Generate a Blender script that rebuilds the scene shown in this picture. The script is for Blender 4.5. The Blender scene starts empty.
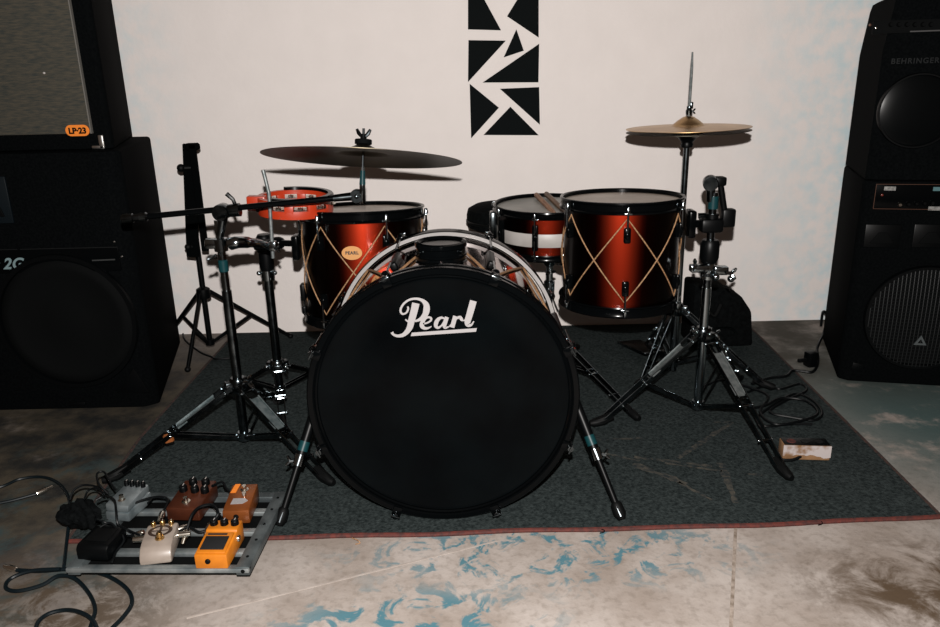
import bpy, bmesh, math, random
from mathutils import Vector, Matrix
random.seed(7)
S = bpy.context.scene
COL = S.collection
PI = math.pi
V = Vector

# ------------------------------------------------------------------ camera geometry
F = 745.0
PITCH = math.radians(17.5)
ROLL = math.radians(1.3)
H = 0.97
def ray(px, py):
    u, v = px - 470.0, py - 313.5
    x = (u*math.cos(ROLL) - v*math.sin(ROLL))/F
    y = (u*math.sin(ROLL) + v*math.cos(ROLL))/F
    return V((x, math.cos(PITCH) - y*math.sin(PITCH), -math.sin(PITCH) - y*math.cos(PITCH)))
def at(px, py, Y):
    d = ray(px, py); t = Y/d.y
    return V((d.x*t, Y, H + d.z*t))
def fl(px, py, z=0.0):
    d = ray(px, py); t = (z - H)/d.z
    return V((d.x*t, d.y*t, z))

cd = bpy.data.cameras.new('camera')
cam = bpy.data.objects.new('camera', cd); COL.objects.link(cam)
cd.sensor_width = 36.0; cd.lens = F/940.0*36.0; cd.clip_start = 0.02
cam.location = (0, 0, H)
fwd = V((0, math.cos(PITCH), -math.sin(PITCH)))
up0 = V((0, math.sin(PITCH), math.cos(PITCH)))
right0 = V((1, 0, 0))
# scene looks turned counter-clockwise -> camera rolled clockwise
upv = up0*math.cos(ROLL) + right0*math.sin(ROLL)
rv = right0*math.cos(ROLL) - up0*math.sin(ROLL)
mr = Matrix((rv, upv, -fwd)).transposed()
cam.rotation_euler = mr.to_euler()
S.camera = cam
S.view_settings.view_transform = 'Standard'
S.view_settings.look = 'None'
S.view_settings.exposure = 0.0
S.view_settings.gamma = 1.0
S.view_settings.use_curve_mapping = False

# ------------------------------------------------------------------ materials
MATS = {}
def mat(name, color=(.5,.5,.5), rough=.5, metal=0.0, coat=0.0, coat_rough=.05, spec=.5, sheen=0.0):
    m = bpy.data.materials.new(name); m.use_nodes = True
    b = m.node_tree.nodes['Principled BSDF']
    b.inputs['Base Color'].default_value = (*color, 1)
    b.inputs['Roughness'].default_value = rough
    b.inputs['Metallic'].default_value = metal
    b.inputs['Coat Weight'].default_value = coat
    b.inputs['Coat Roughness'].default_value = coat_rough
    b.inputs['Specular IOR Level'].default_value = spec
    b.inputs['Sheen Weight'].default_value = sheen
    MATS[name] = m
    return m
def nodes(m): return m.node_tree.nodes, m.node_tree.links, m.node_tree.nodes['Principled BSDF']
def noise_on(m, c1, c2, scale=30, detail=6, lo=.35, hi=.65, bump=0.0, bscale=None, stretch=(1,1,1)):
    n, l, b = nodes(m)
    tc = n.new('ShaderNodeTexCoord'); mp = n.new('ShaderNodeMapping'); mp.inputs['Scale'].default_value = stretch
    l.new(tc.outputs['Object'], mp.inputs['Vector'])
    t = n.new('ShaderNodeTexNoise'); t.inputs['Scale'].default_value = scale; t.inputs['Detail'].default_value = detail
    l.new(mp.outputs['Vector'], t.inputs['Vector'])
    r = n.new('ShaderNodeValToRGB'); r.color_ramp.elements[0].position = lo; r.color_ramp.elements[1].position = hi
    r.color_ramp.elements[0].color = (*c1, 1); r.color_ramp.elements[1].color = (*c2, 1)
    l.new(t.outputs['Fac'], r.inputs['Fac']); l.new(r.outputs['Color'], b.inputs['Base Color'])
    if bump:
        t2 = n.new('ShaderNodeTexNoise'); t2.inputs['Scale'].default_value = bscale or scale; t2.inputs['Detail'].default_value = 4
        l.new(mp.outputs['Vector'], t2.inputs['Vector'])
        bp = n.new('ShaderNodeBump'); bp.inputs['Strength'].default_value = bump; bp.inputs['Distance'].default_value = .004
        l.new(t2.outputs['Fac'], bp.inputs['Height']); l.new(bp.outputs['Normal'], b.inputs['Normal'])
    return m

chrome = mat('chrome', (.27,.31,.33), .15, 1.0)
dark_chrome = mat('dark_chrome', (.10,.115,.125), .2, 1.0)
noise_on(dark_chrome, (.045,.055,.06), (.12,.14,.15), 40, 4)
bright_metal = mat('bright_metal', (.75,.75,.73), .28, 1.0)
black_gloss = mat('black_gloss', (.0010,.0013,.0015), .15, 0, 0, .05, .09)
black_satin = mat('black_satin', (.0010,.0013,.0015), .38, 0, 0, .05, .12)
black_matt = mat('black_matt', (.0014,.0017,.0018), .8, 0, 0, .05, .06)
black_rubber = mat('black_rubber', (.0012,.0015,.0016), .55, 0, 0, .05, .12)
tolex = noise_on(mat('black_tolex', (.003,.003,.003), .8, 0, 0, .05, .01), (.0012,.0015,.0017), (.0022,.0026,.0028), 160, 3, bump=.15)
head_black = noise_on(mat('black_drum_film', (.003,.003,.004), .2, 0, 0, .05, .035), (.0007,.0009,.0011), (.0012,.0018,.0021), 7, 5)
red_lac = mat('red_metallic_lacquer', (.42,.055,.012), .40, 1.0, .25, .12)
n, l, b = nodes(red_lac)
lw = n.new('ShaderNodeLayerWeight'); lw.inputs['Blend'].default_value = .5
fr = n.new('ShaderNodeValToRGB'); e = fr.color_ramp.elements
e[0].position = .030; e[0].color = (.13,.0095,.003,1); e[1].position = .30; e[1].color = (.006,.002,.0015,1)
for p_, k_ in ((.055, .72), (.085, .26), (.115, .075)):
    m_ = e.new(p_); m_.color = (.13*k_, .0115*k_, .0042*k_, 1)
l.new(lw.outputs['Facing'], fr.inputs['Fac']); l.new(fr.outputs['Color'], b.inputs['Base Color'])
mirror_red = mat('dark_red_high_gloss_lacquer', (.10,.022,.009), .08, 1.0, .5, .02)
white_gloss = mat('white_gloss', (.26,.25,.245), .2, 0, .3, .05)
white_tape = noise_on(mat('white_band_paint', (.6,.57,.53), .45), (.27,.25,.235), (.33,.31,.295), 14, 4)
cream_head = noise_on(mat('cream_drum_film', (.5,.45,.38), .4), (.28,.235,.19), (.46,.405,.35), 9, 6, .3, .7)
grey_head = noise_on(mat('grey_drum_film', (.3,.3,.28), .4), (.19,.19,.175), (.34,.335,.31), 8, 6, .3, .7)
rope = noise_on(mat('tan_cord', (.45,.26,.12), .7), (.15,.075,.03), (.30,.17,.085), 220, 2)
gold_badge = mat('gold_badge', (.42,.20,.065), .42, .25)
dark_print = mat('dark_brown_print', (.02,.01,.006), .6)
logo_white = mat('white_print', (.225,.215,.215), .5)
bronze = noise_on(mat('cymbal_bronze', (.42,.27,.13), .36, 1.0), (.36,.225,.105), (.50,.335,.175), 12, 5, stretch=(1,1,1))
old_bronze = noise_on(mat('tarnished_bronze', (.2,.14,.08), .40, 1.0), (.040,.038,.031), (.085,.070,.048), 10, 5)
orange_plastic = mat('orange_plastic', (.33,.026,.006), .35, 0, .15)
teal_plastic = mat('teal_plastic', (.003,.026,.030), .4, 0, 0, .05, .2)
wood_stick = noise_on(mat('worn_hickory', (.3,.14,.05), .5), (.13,.052,.02), (.25,.12,.055), 25, 4, stretch=(6,1,6))
wood_dark = noise_on(mat('dark_hickory', (.1,.05,.02), .5), (.06,.03,.013), (.13,.065,.028), 25, 4)
poster_black = mat('black_paint', (.0042,.0055,.0058), .85, 0, 0, .05, .05)
grille_grey = mat('grey_woven_cloth', (.05,.05,.045), .85, 0, 0, .05, .2)
noise_on(grille_grey, (.020,.023,.021), (.050,.043,.031), 70, 8, .3, .7, stretch=(.6,1,3.5), bump=.15)
grille_metal = mat('black_steel_mesh', (.0035,.0045,.005), .5, .4)
sticker_orange = mat('orange_sticker', (.62,.17,.016), .5)
sticker_white = noise_on(mat('worn_white_sticker', (.4,.39,.37), .6), (.10,.10,.095), (.22,.22,.21), 120, 3)
led_red = mat('red_lens', (.10,.012,.006), .3)
lens_blue = mat('blue_grey_label', (.05,.12,.13), .5)
copper_line = mat('copper_trim', (.055,.020,.009), .5, .0)
alu = noise_on(mat('worn_aluminium', (.4,.43,.43), .42, .75), (.15,.18,.19), (.36,.39,.39), 22, 5)
alu_dark = noise_on(mat('dull_aluminium', (.2,.22,.23), .5, .7), (.06,.072,.076), (.14,.165,.17), 20, 5)
ped_orange = noise_on(mat('orange_pedal_paint', (.70,.25,.01), .45), (.36,.105,.004), (.44,.135,.006), 30, 3)
ped_cream = noise_on(mat('cream_pedal_paint', (.5,.43,.34), .4, 0, .2), (.175,.145,.122), (.22,.185,.157), 24, 3)
ped_brown = noise_on(mat('brown_copper_paint', (.14,.04,.016), .35, .35), (.036,.010,.005), (.072,.019,.008), 20, 4)
ped_copper = noise_on(mat('orange_copper_paint', (.32,.10,.022), .35, .35), (.12,.032,.007), (.19,.055,.012), 20, 4)
ped_silver = noise_on(mat('brushed_silver', (.4,.46,.48), .35, .8), (.17,.21,.225), (.42,.48,.50), 18, 4)
brass = mat('brass', (.65,.42,.16), .25, 1.0)
nickel = mat('nickel', (.7,.66,.58), .22, 1.0)
cable_m = mat('black_cable', (.0014,.002,.0024), .45, 0, 0, .05, .15)
cable_teal = mat('blue_black_cable', (.0018,.0045,.006), .42, 0, 0, .05, .2)
fabric_black = noise_on(mat('black_fabric', (.006,.006,.007), .9, 0, 0, .05, .03), (.0014,.0017,.0019), (.0030,.0035,.0037), 90, 3, bump=.6, bscale=60)
strip_mat = noise_on(mat('worn_white_plastic', (.5,.42,.38), .5), (.17,.09,.04), (.36,.32,.31), 26, 5, .36, .5)
strip_brown = noise_on(mat('brown_cardboard', (.36,.19,.08), .7), (.13,.065,.026), (.22,.12,.055), 30, 4)
red_edge = noise_on(mat('red_edge_binding', (.22,.035,.015), .8), (.030,.0045,.003), (.075,.010,.005), 90, 4)

# ------------------------------------------------------------------ mesh builder
ROOT = {}
def tag(o, label=None, cat=None, group=None, kind=None):
    if label: o['label'] = label
    if cat: o['category'] = cat
    if group: o['group'] = group
    if kind: o['kind'] = kind
    return o
def thing(name, label, cat, loc=(0,0,0), rz=0.0, group=None):
    o = bpy.data.objects.new(name, None); COL.objects.link(o)
    o.location = loc; o.rotation_euler = (0, 0, rz); o.empty_display_size = .05
    tag(o, label, cat, group)
    ROOT[o.name] = Matrix.Translation(V(loc)) @ Matrix.Rotation(rz, 4, 'Z')
    return o
def frame(o, zdir, xh=None):
    z = V(zdir).normalized()
    x = V(xh) if xh is not None else (V((1,0,0)) if abs(z.x) < .9 else V((0,1,0)))
    x = (x - z*x.dot(z)).normalized(); y = z.cross(x)
    m = Matrix((x, y, z)).transposed().to_4x4(); m.translation = V(o)
    return m
def smooth(pts, k=8, closed=False):
    P = [V(p) for p in pts]; out = []; n = len(P)
    rng = n if closed else n-1
    for i in range(rng):
        p0 = P[(i-1) % n] if (closed or i > 0) else P[0]
        p1 = P[i]; p2 = P[(i+1) % n]
        p3 = P[(i+2) % n] if (closed or i+2 < n) else P[n-1]
        for j in range(k):
            t = j/k
            out.append(.5*((2*p1) + (p2-p0)*t + (2*p0-5*p1+4*p2-p3)*t*t + (3*p1-p0-3*p2+p3)*t**3))
    if not closed: out.append(P[-1])
    return out
class MB:
    def __init__(s): s.bm = bmesh.new()
    def box(s, c, size, M=None, bev=0.0, seg=2):
        b = bmesh.new(); bmesh.ops.create_cube(b, size=1.0)
        for v in b.verts: v.co = V((v.co.x*size[0], v.co.y*size[1], v.co.z*size[2]))
        if bev: bmesh.ops.bevel(b, geom=list(b.edges), offset=bev, segments=seg, profile=.5, affect='EDGES')
        T = Matrix.Translation(V(c)) if M is None else M @ Matrix.Translation(V(c))
        return s._merge(b, T)
    def _merge(s, b, T):
        mp = {}
        for v in b.verts: mp[v] = s.bm.verts.new(T @ v.co)
        for f in b.faces:
            try: s.bm.faces.new([mp[v] for v in f.verts])
            except ValueError: pass
        b.free(); return s
    def prism(s, poly, M, d0, d1, bev=0.0):
        b = bmesh.new()
        lo = [b.verts.new((x, y, d0)) for x, y in poly]; hi = [b.verts.new((x, y, d1)) for x, y in poly]
        b.faces.new(lo[::-1]); b.faces.new(hi); n = len(poly)
        for i in range(n): b.faces.new([lo[i], lo[(i+1) % n], hi[(i+1) % n], hi[i]])
        bmesh.ops.recalc_face_normals(b, faces=b.faces)
        if bev: bmesh.ops.bevel(b, geom=list(b.edges), offset=bev, segments=2, profile=.5, affect='EDGES')
        return s._merge(b, M)
    def beam(s, p0, p1, w, h, side=None):
        p0 = V(p0); p1 = V(p1); M = frame((p0+p1)/2, p1-p0, side)
        return s.box((0,0,0), (w, h, (p1-p0).length), M, min(w, h)*.2, 1)
    def tube(s, pts, r, n=10, closed=False, cap=True):
        P = [V(p) for p in pts]; m = len(P); R = r if isinstance(r, (list, tuple)) else [r]*m
        T = []
        for i in range(m):
            a = P[(i-1) % m] if (closed or i > 0) else P[i]; b = P[(i+1) % m] if (closed or i < m-1) else P[i]
            t = b-a
            T.append(t.normalized() if t.length > 1e-9 else V((0,0,1)))
        x = V((0,0,1)) if abs(T[0].z) < .9 else V((1,0,0))
        x = (x - T[0]*x.dot(T[0])).normalized(); rings = []
        for i in range(m):
            x = (x - T[i]*x.dot(T[i])).normalized(); y = T[i].cross(x)
            rings.append([s.bm.verts.new(P[i] + (x*math.cos(2*PI*k/n) + y*math.sin(2*PI*k/n))*R[i]) for k in range(n)])
        for i in range(m if closed else m-1):
            a = rings[i]; b = rings[(i+1) % m]
            for k in range(n): s.bm.faces.new([a[k], a[(k+1) % n], b[(k+1) % n], b[k]])
        if cap and not closed:
            s.bm.faces.new(rings[0][::-1]); s.bm.faces.new(rings[-1])
        return s
    def cyl(s, p0, p1, r, n=16): return s.tube([p0, p1], r, n)
    def lathe(s, prof, M=Matrix(), n=48, closed=False, a0=0.0, a1=None):
        full = a1 is None; a1 = 2*PI if full else a1
        m = n if full else n+1; rings = []
        for r, z in prof:
            if r < 1e-7: rings.append([s.bm.verts.new(M @ V((0,0,z)))])
            else: rings.append([s.bm.verts.new(M @ V((r*math.cos(a0+(a1-a0)*k/n), r*math.sin(a0+(a1-a0)*k/n), z))) for k in range(m)])
        q = len(rings)
        for i in range(q if closed else q-1):
            a = rings[i]; b = rings[(i+1) % q]
            for k in range(n):
                k2 = (k+1) % m
                if len(a) == 1 and len(b) == 1: continue
                if len(a) == 1: s.bm.faces.new([a[0], b[k2], b[k]])
                elif len(b) == 1: s.bm.faces.new([a[k], a[k2], b[0]])
                else: s.bm.faces.new([a[k], a[k2], b[k2], b[k]])
        if not full and closed:
            s.bm.faces.new([r[0] for r in rings]); s.bm.faces.new([r[-1] for r in rings][::-1])
        return s
    def ball(s, c, r, M=None, sc=(1,1,1), n=14):
        prof = [(0,-1)] + [(math.cos(a), math.sin(a)) for a in [(-PI/2)+PI*i/8 for i in range(1,8)]] + [(0,1)]
        T = (M or Matrix()) @ Matrix.Translation(V(c)) @ Matrix.Diagonal((r*sc[0], r*sc[1], r*sc[2], 1))
        return s.lathe(prof, T, n)
    def face(s, pts): s.bm.faces.new([s.bm.verts.new(V(p)) for p in pts]); return s
    def mesh(s, me, M):
        b = bmesh.new(); b.from_mesh(me); return s._merge(b, M)
    def build(s, name, m, parent=None, local=False, label=None, ang=35):
        bmesh.ops.recalc_face_normals(s.bm, faces=s.bm.faces)
        base = ROOT.get(parent.name, Matrix()) if parent is not None else Matrix()
        if not local:
            s.bm.transform(base.inverted())
        me = bpy.data.meshes.new(name); s.bm.to_mesh(me); s.bm.free()
        me.polygons.foreach_set('use_smooth', [True]*len(me.polygons))
        me.set_sharp_from_angle(angle=math.radians(ang))
        me.materials.append(m)
        o = bpy.data.objects.new(name, me); COL.objects.link(o)
        if parent is not None:
            o.parent = parent; ROOT[o.name] = base
        if label: o['label'] = label
        return o
def solo(mb, name, m, label, cat, group=None, origin=None, ang=35):
    """a thing that is one mesh, origin moved to its base"""
    vs = [v.co.copy() for v in mb.bm.verts]
    if origin is None:
        origin = V((sum(v.x for v in vs)/len(vs), sum(v.y for v in vs)/len(vs), min(v.z for v in vs)))
    mb.bm.transform(Matrix.Translation(-V(origin)))
    o = mb.build(name, m, ang=ang); o.location = origin
    ROOT[o.name] = Matrix.Translation(V(origin))
    return tag(o, label, cat, group)
def text_mesh(txt, size, shear=0.0, extrude=.0004, offset=0.0, sp=1.0):
    c = bpy.data.curves.new('t', 'FONT'); c.body = txt; c.size = size; c.shear = shear; c.extrude = extrude; c.offset = offset
    c.space_character = sp
    c.align_x = 'CENTER'; c.align_y = 'CENTER'
    o = bpy.data.objects.new('t', c); COL.objects.link(o)
    me = bpy.data.meshes.new_from_object(o.evaluated_get(bpy.context.evaluated_depsgraph_get()))
    bpy.data.objects.remove(o); bpy.data.curves.remove(c)
    return me
def wing(mb, c, axis, upd, s=.012):
    """a wing screw: stub and two ears"""
    c = V(c); a = V(axis).normalized(); u = V(upd).normalized()
    mb.cyl(c - a*s*.2, c + a*s*1.0, s*.38, 10)
    for q in (-1, 1):
        d = (u*q + a*.9).normalized()
        mb.tube([c + a*s*.6, c + a*s*.6 + d*s*.9, c + a*s*.6 + d*s*1.5], [s*.22, s*.42, s*.22], 8)

# ------------------------------------------------------------------ setting
WY = 2.885
# wall
wm = mat('painted_plaster', (.74,.685,.655), .85, 0, 0, .05, .1)
n, l, b = nodes(wm)
tc = n.new('ShaderNodeTexCoord')
t1 = n.new('ShaderNodeTexNoise'); t1.inputs['Scale'].default_value = 9; t1.inputs['Detail'].default_value = 8; l.new(tc.outputs['Object'], t1.inputs['Vector'])
r1 = n.new('ShaderNodeValToRGB'); r1.color_ramp.elements[0].position = .3; r1.color_ramp.elements[1].position = .7
r1.color_ramp.elements[0].color = (.725,.678,.652,1); r1.color_ramp.elements[1].color = (.755,.706,.68,1)
l.new(t1.outputs['Fac'], r1.inputs['Fac'])
# bluish blotches of an older coat towards both ends of the wall
sx = n.new('ShaderNodeSeparateXYZ'); l.new(tc.outputs['Object'], sx.inputs[0])
ab = n.new('ShaderNodeMath'); ab.operation = 'ABSOLUTE'; l.new(sx.outputs['X'], ab.inputs[0])
mr_ = n.new('ShaderNodeMapRange'); mr_.inputs['From Min'].default_value = 1.0; mr_.inputs['From Max'].default_value = 1.45; l.new(ab.outputs[0], mr_.inputs['Value'])
t2 = n.new('ShaderNodeTexNoise'); t2.inputs['Scale'].default_value = 17; t2.inputs['Detail'].default_value = 7; l.new(tc.outputs['Object'], t2.inputs['Vector'])
r2 = n.new('ShaderNodeValToRGB'); r2.color_ramp.elements[0].position = .40; r2.color_ramp.elements[1].position = .66; l.new(t2.outputs['Fac'], r2.inputs['Fac'])
mu = n.new('ShaderNodeMath'); mu.operation = 'MULTIPLY'; l.new(mr_.outputs[0], mu.inputs[0]); l.new(r2.outputs['Color'], mu.inputs[1])
mh = n.new('ShaderNodeMath'); mh.operation = 'MULTIPLY'; mh.inputs[1].default_value = .85; l.new(mu.outputs[0], mh.inputs[0])
mx = n.new('ShaderNodeMix'); mx.data_type = 'RGBA'; l.new(mh.outputs[0], mx.inputs['Factor']); l.new(r1.outputs['Color'], mx.inputs['A']); mx.inputs['B'].default_value = (.50,.64,.68,1)
l.new(mx.outputs['Result'], b.inputs['Base Color'])
t3 = n.new('ShaderNodeTexNoise'); t3.inputs['Scale'].default_value = 45; t3.inputs['Detail'].default_value = 5; l.new(tc.outputs['Object'], t3.inputs['Vector'])
bp = n.new('ShaderNodeBump'); bp.inputs['Strength'].default_value = .18; bp.inputs['Distance'].default_value = .006
l.new(t3.outputs['Fac'], bp.inputs['Height']); l.new(bp.outputs['Normal'], b.inputs['Normal'])
o = MB().box((0, WY+.06, 1.4), (7, .12, 3.0)).build('wall_back', wm); tag(o, kind='structure')

# floor
fm = mat('stained_concrete', (.4,.36,.32), .8, 0, 0, .05, .2)
n, l, b = nodes(fm)
tc = n.new('ShaderNodeTexCoord'); OB = tc.outputs['Object']
def tex(scale, detail=8, rough=.55, dist=0.0):
    t = n.new('ShaderNodeTexNoise'); t.inputs['Scale'].default_value = scale; t.inputs['Detail'].default_value = detail
    t.inputs['Roughness'].default_value = rough; t.inputs['Distortion'].default_value = dist
    l.new(OB, t.inputs['Vector']); return t.outputs['Fac']
def ramp(sock, lo, hi):
    r = n.new('ShaderNodeMapRange'); r.interpolation_type = 'SMOOTHSTEP'; r.inputs['From Min'].default_value = lo; r.inputs['From Max'].default_value = hi
    l.new(sock, r.inputs['Value']); return r.outputs['Result']
def math_(op, a, c):
    m_ = n.new('ShaderNodeMath'); m_.operation = op
    for i, q in enumerate((a, c)):
        if isinstance(q, (int, float)): m_.inputs[i].default_value = q
        else: l.new(q, m_.inputs[i])
    return m_.outputs[0]
def mixc(fac, a, c):
    m_ = n.new('ShaderNodeMix'); m_.data_type = 'RGBA'; l.new(fac, m_.inputs['Factor'])
    for k, q in (('A', a), ('B', c)):
        if isinstance(q, tuple): m_.inputs[k].default_value = (*q, 1)
        else: l.new(q, m_.inputs[k])
    return m_.outputs['Result']
def spot_mask(x, y, rx, ry):
    mp = n.new('ShaderNodeMapping'); mp.inputs['Location'].default_value = (-x/rx, -y/ry, 0); mp.inputs['Scale'].default_value = (1/rx, 1/ry, 0)
    l.new(OB, mp.inputs['Vector'])
    ln = n.new('ShaderNodeVectorMath'); ln.operation = 'LENGTH'; l.new(mp.outputs['Vector'], ln.inputs[0])
    r = n.new('ShaderNodeMapRange'); r.interpolation_type = 'SMOOTHSTEP'; r.inputs['From Min'].default_value = 1.0; r.inputs['From Max'].default_value = .35
    l.new(ln.outputs['Value'], r.inputs['Value']); return r.outputs['Result']
base = mixc(ramp(tex(5, 10, .6), .3, .7), (.215,.18,.155), (.33,.295,.27))
base = mixc(math_('MULTIPLY', ramp(tex(60, 6), .45, .7), .35), base, (.12,.098,.078))
# grimy brown floor by the left cabinets, brown patch in front right, teal-grey wash at right
dirt = math_('MULTIPLY', spot_mask(-1.45, 1.9, 1.35, 1.5), ramp(tex(4, 9, .65), .12, .42))
base = mixc(dirt, base, mixc(ramp(tex(9, 9, .6), .35, .65), (.012,.0125,.012), (.052,.043,.030)))
dirt2 = math_('MULTIPLY', spot_mask(.95, 1.22, .42, .22), ramp(tex(8, 10, .7, .5), .40, .60))
base = mixc(dirt2, base, (.065,.043,.026))
dirt3 = math_('MULTIPLY', spot_mask(-.92, 1.15, .45, .35), ramp(tex(12, 10, .75, .5), .42, .56))
base = mixc(dirt3, base, (.055,.040,.027))
teal = math_('MULTIPLY', spot_mask(1.65, 2.05, 1.0, 1.0), ramp(tex(6, 9, .7), .30, .50))
base = mixc(teal, base, (.056,.088,.086))
dull = math_('MULTIPLY', spot_mask(1.35, 2.75, .75, .8), ramp(tex(6, 9, .6), .25, .6))
base = mixc(dull, base, (.050,.045,.036))
teal2 = math_('MULTIPLY', spot_mask(-1.15, 1.5, .7, .55), ramp(tex(7, 9, .65, .4), .48, .66))
base = mixc(teal2, base, (.026,.044,.046))
# spilled blue paint
blot = math_('MULTIPLY', spot_mask(.16, 1.37, .56, .17), ramp(tex(13, 9, .64, .8), .50, .57))
fine = ramp(tex(38, 6, .6, .6), .36, .52)
base = mixc(math_('MULTIPLY', blot, fine), base, (.055,.135,.165))
blot2 = math_('MULTIPLY', spot_mask(-.12, 1.16, .36, .14), ramp(tex(15, 9, .6, .8), .50, .58))
base = mixc(blot2, base, (.055,.135,.165))
l.new(base, b.inputs['Base Color'])
bp = n.new('ShaderNodeBump'); bp.inputs['Strength'].default_value = .25; bp.inputs['Distance'].default_value = .006
l.new(tex(30, 8, .6), bp.inputs['Height']); l.new(bp.outputs['Normal'], b.inputs['Normal'])
o = MB().box((0, 1.6, -.05), (7, 6.4, .1)).build('floor', fm); tag(o, kind='structure')
# the joints between the slabs
sm = noise_on(mat('joint_filler', (.2,.16,.12), .9), (.13,.10,.075), (.27,.225,.19), 60, 4)
mb = MB()
a_ = fl(736, 520); c_ = fl(731, 627); d_ = (c_-a_).normalized()
mb.beam(a_ + V((0,0,.0002)), c_ + d_*.5 + V((0,0,.0002)), .007, .001, (1,0,0))
o = mb.build('trim_1', sm); tag(o, kind='structure')
lm = noise_on(mat('pale_joint', (.42,.38,.33), .9), (.25,.215,.19), (.31,.272,.245), 40, 4)
mb = MB()
a_ = fl(497, 541); c_ = fl(300, 590)
mb.beam(a_ + V((0,0,.0002)), c_ + (c_-a_)*.5 + V((0,0,.0002)), .0045, .001, (0,1,0))
o = mb.build('trim_2', lm); tag(o, kind='structure')

# ------------------------------------------------------------------ rug
rg = noise_on(mat('charcoal_felt', (.03,.033,.034), .95, 0, 0, .05, .05), (.0075,.0105,.0108), (.034,.043,.043), 130, 8, .3, .72, bump=.6, bscale=240)
rug = thing('rug', 'large charcoal grey felt rug with red edge under the drums', 'rug', (.05, 2.16, 0))
RX0, RX1, RY0, RY1 = -.910, 1.055, 1.440, 2.87
def rxl(y): return -.912 - .045*(y-RY0)/.5 if y < RY0+.5 else -.957
def rxr(y): return 1.053 + .062*(y-RY0)/1.42
mb = MB(); nx, ny = 40, 28
def rz(x, y): return .0045 + .0008*math.sin(x*9+y*4)*math.sin(y*7)
prof = lambda x: RY0 + .003*math.sin(x*6) + .0025*math.sin(x*17) + .022*max(0, x-.45)/.6
g = []
for j in range(ny+1):
    row = []
    for i in range(nx+1):
        x = RX0 + (RX1-RX0)*i/nx; y0 = prof(x); y = y0 + (RY1-y0)*j/ny; x = rxl(y) + (rxr(y)-rxl(y))*i/nx
        row.append(mb.bm.verts.new((x, y, rz(x, y))))
    g.append(row)
for j in range(ny):
    for i in range(nx): mb.bm.faces.new([g[j][i], g[j][i+1], g[j+1][i+1], g[j+1][i]])
ed = [g[0][i] for i in range(nx+1)] + [g[j][nx] for j in range(1, ny+1)] + [g[ny][i] for i in range(nx-1, -1, -1)] + [g[j][0] for j in range(ny-1, 0, -1)]
lo = [mb.bm.verts.new((v.co.x, v.co.y, 0)) for v in ed]
for i in range(len(ed)):
    k = (i+1) % len(ed); mb.bm.faces.new([ed[i], lo[i], lo[k], ed[k]])
mb.build('pile', rg, rug)
mb = MB()
pts = [V((RX0 + (RX1-RX0)*i/60, prof(RX0 + (RX1-RX0)*i/60) - .001, .0038)) for i in range(61)]
mb.tube(pts, [.0052 + .0010*random.random() for _ in pts], 8)
mb.build('edge_binding', red_edge, rug, label='frayed rusty red binding along the front edge')
dkb = noise_on(mat('dark_edge_binding', (.05,.02,.012), .9), (.008,.005,.004), (.035,.014,.009), 90, 4)
for fx in (rxl, rxr):
    mb = MB(); ys = [RY0+.01+(RY1-RY0-.02)*i/40 for i in range(41)]
    mb.tube([V((fx(y), y, .004)) for y in ys], [.0035+.001*random.random() for _ in ys], 8); mb.build('side_binding', dkb, rug)
for k, (p, q) in enumerate([((352,538),(360,543)), ((600,529),(604,532)), ((816,520),(822,524))]):
    mb = MB(); a_ = fl(*p, .006); c_ = fl(*q, .002); mb.tube(smooth([a_, (a_+c_)/2+V((.004,-.003,.003)), c_, c_+V((-.01,-.004,0))], 4), .0012, 6)
    mb.build('loose_thread', rope if k == 0 else fabric_black, rug)
# chalky scuffs worn into the pile: broken strokes
cm = bpy.data.materials.new('chalk_scuff'); cm.use_nodes = True
n, l, b = nodes(cm); b.inputs['Roughness'].default_value = .95; b.inputs['Specular IOR Level'].default_value = .05
tc = n.new('ShaderNodeTexCoord'); t = n.new('ShaderNodeTexNoise'); t.inputs['Scale'].default_value = 85; t.inputs['Detail'].default_value = 6
l.new(tc.outputs['Object'], t.inputs['Vector'])
r = n.new('ShaderNodeValToRGB'); e = r.color_ramp.elements; e[0].position = .38; e[1].position = .72
e[0].color = (.017,.022,.024,1); e[1].color = (.070,.064,.052,1); l.new(t.outputs['Fac'], r.inputs['Fac']); l.new(r.outputs['Color'], b.inputs['Base Color'])
strokes = [((592,440),(642,438),3), ((633,464),(687,484),7), ((678,482),(712,500),3), ((634,457),(712,466),4), ((665,463),(722,471),3),
           ((678,458),(732,422),5), ((721,463),(736,503),6), ((590,450),(640,461),3), ((714,422),(733,422),2), ((748,474),(762,475),3)]
for (p, q, w) in strokes:
    mb = MB(); w *= 1.5; rows = []
    a_ = fl(*p, .0062); c_ = fl(*q, .0062); d = (c_-a_); nn = V((-d.y, d.x, 0)).normalized(); m_ = 12
    for i in range(m_+1):
        s0 = a_ + d*(i/m_); w0 = w*.0011*(.45+.75*random.random()); j0 = nn*random.uniform(-.0015,.0015)
        rows.append((mb.bm.verts.new(s0-nn*w0+j0), mb.bm.verts.new(s0+nn*w0+j0)))
    for i in range(m_): mb.bm.faces.new([rows[i][0], rows[i+1][0], rows[i+1][1], rows[i][1]])
    mb.build('chalk_scuff', cm, rug, label='pale chalky scuff on the pile')

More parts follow.
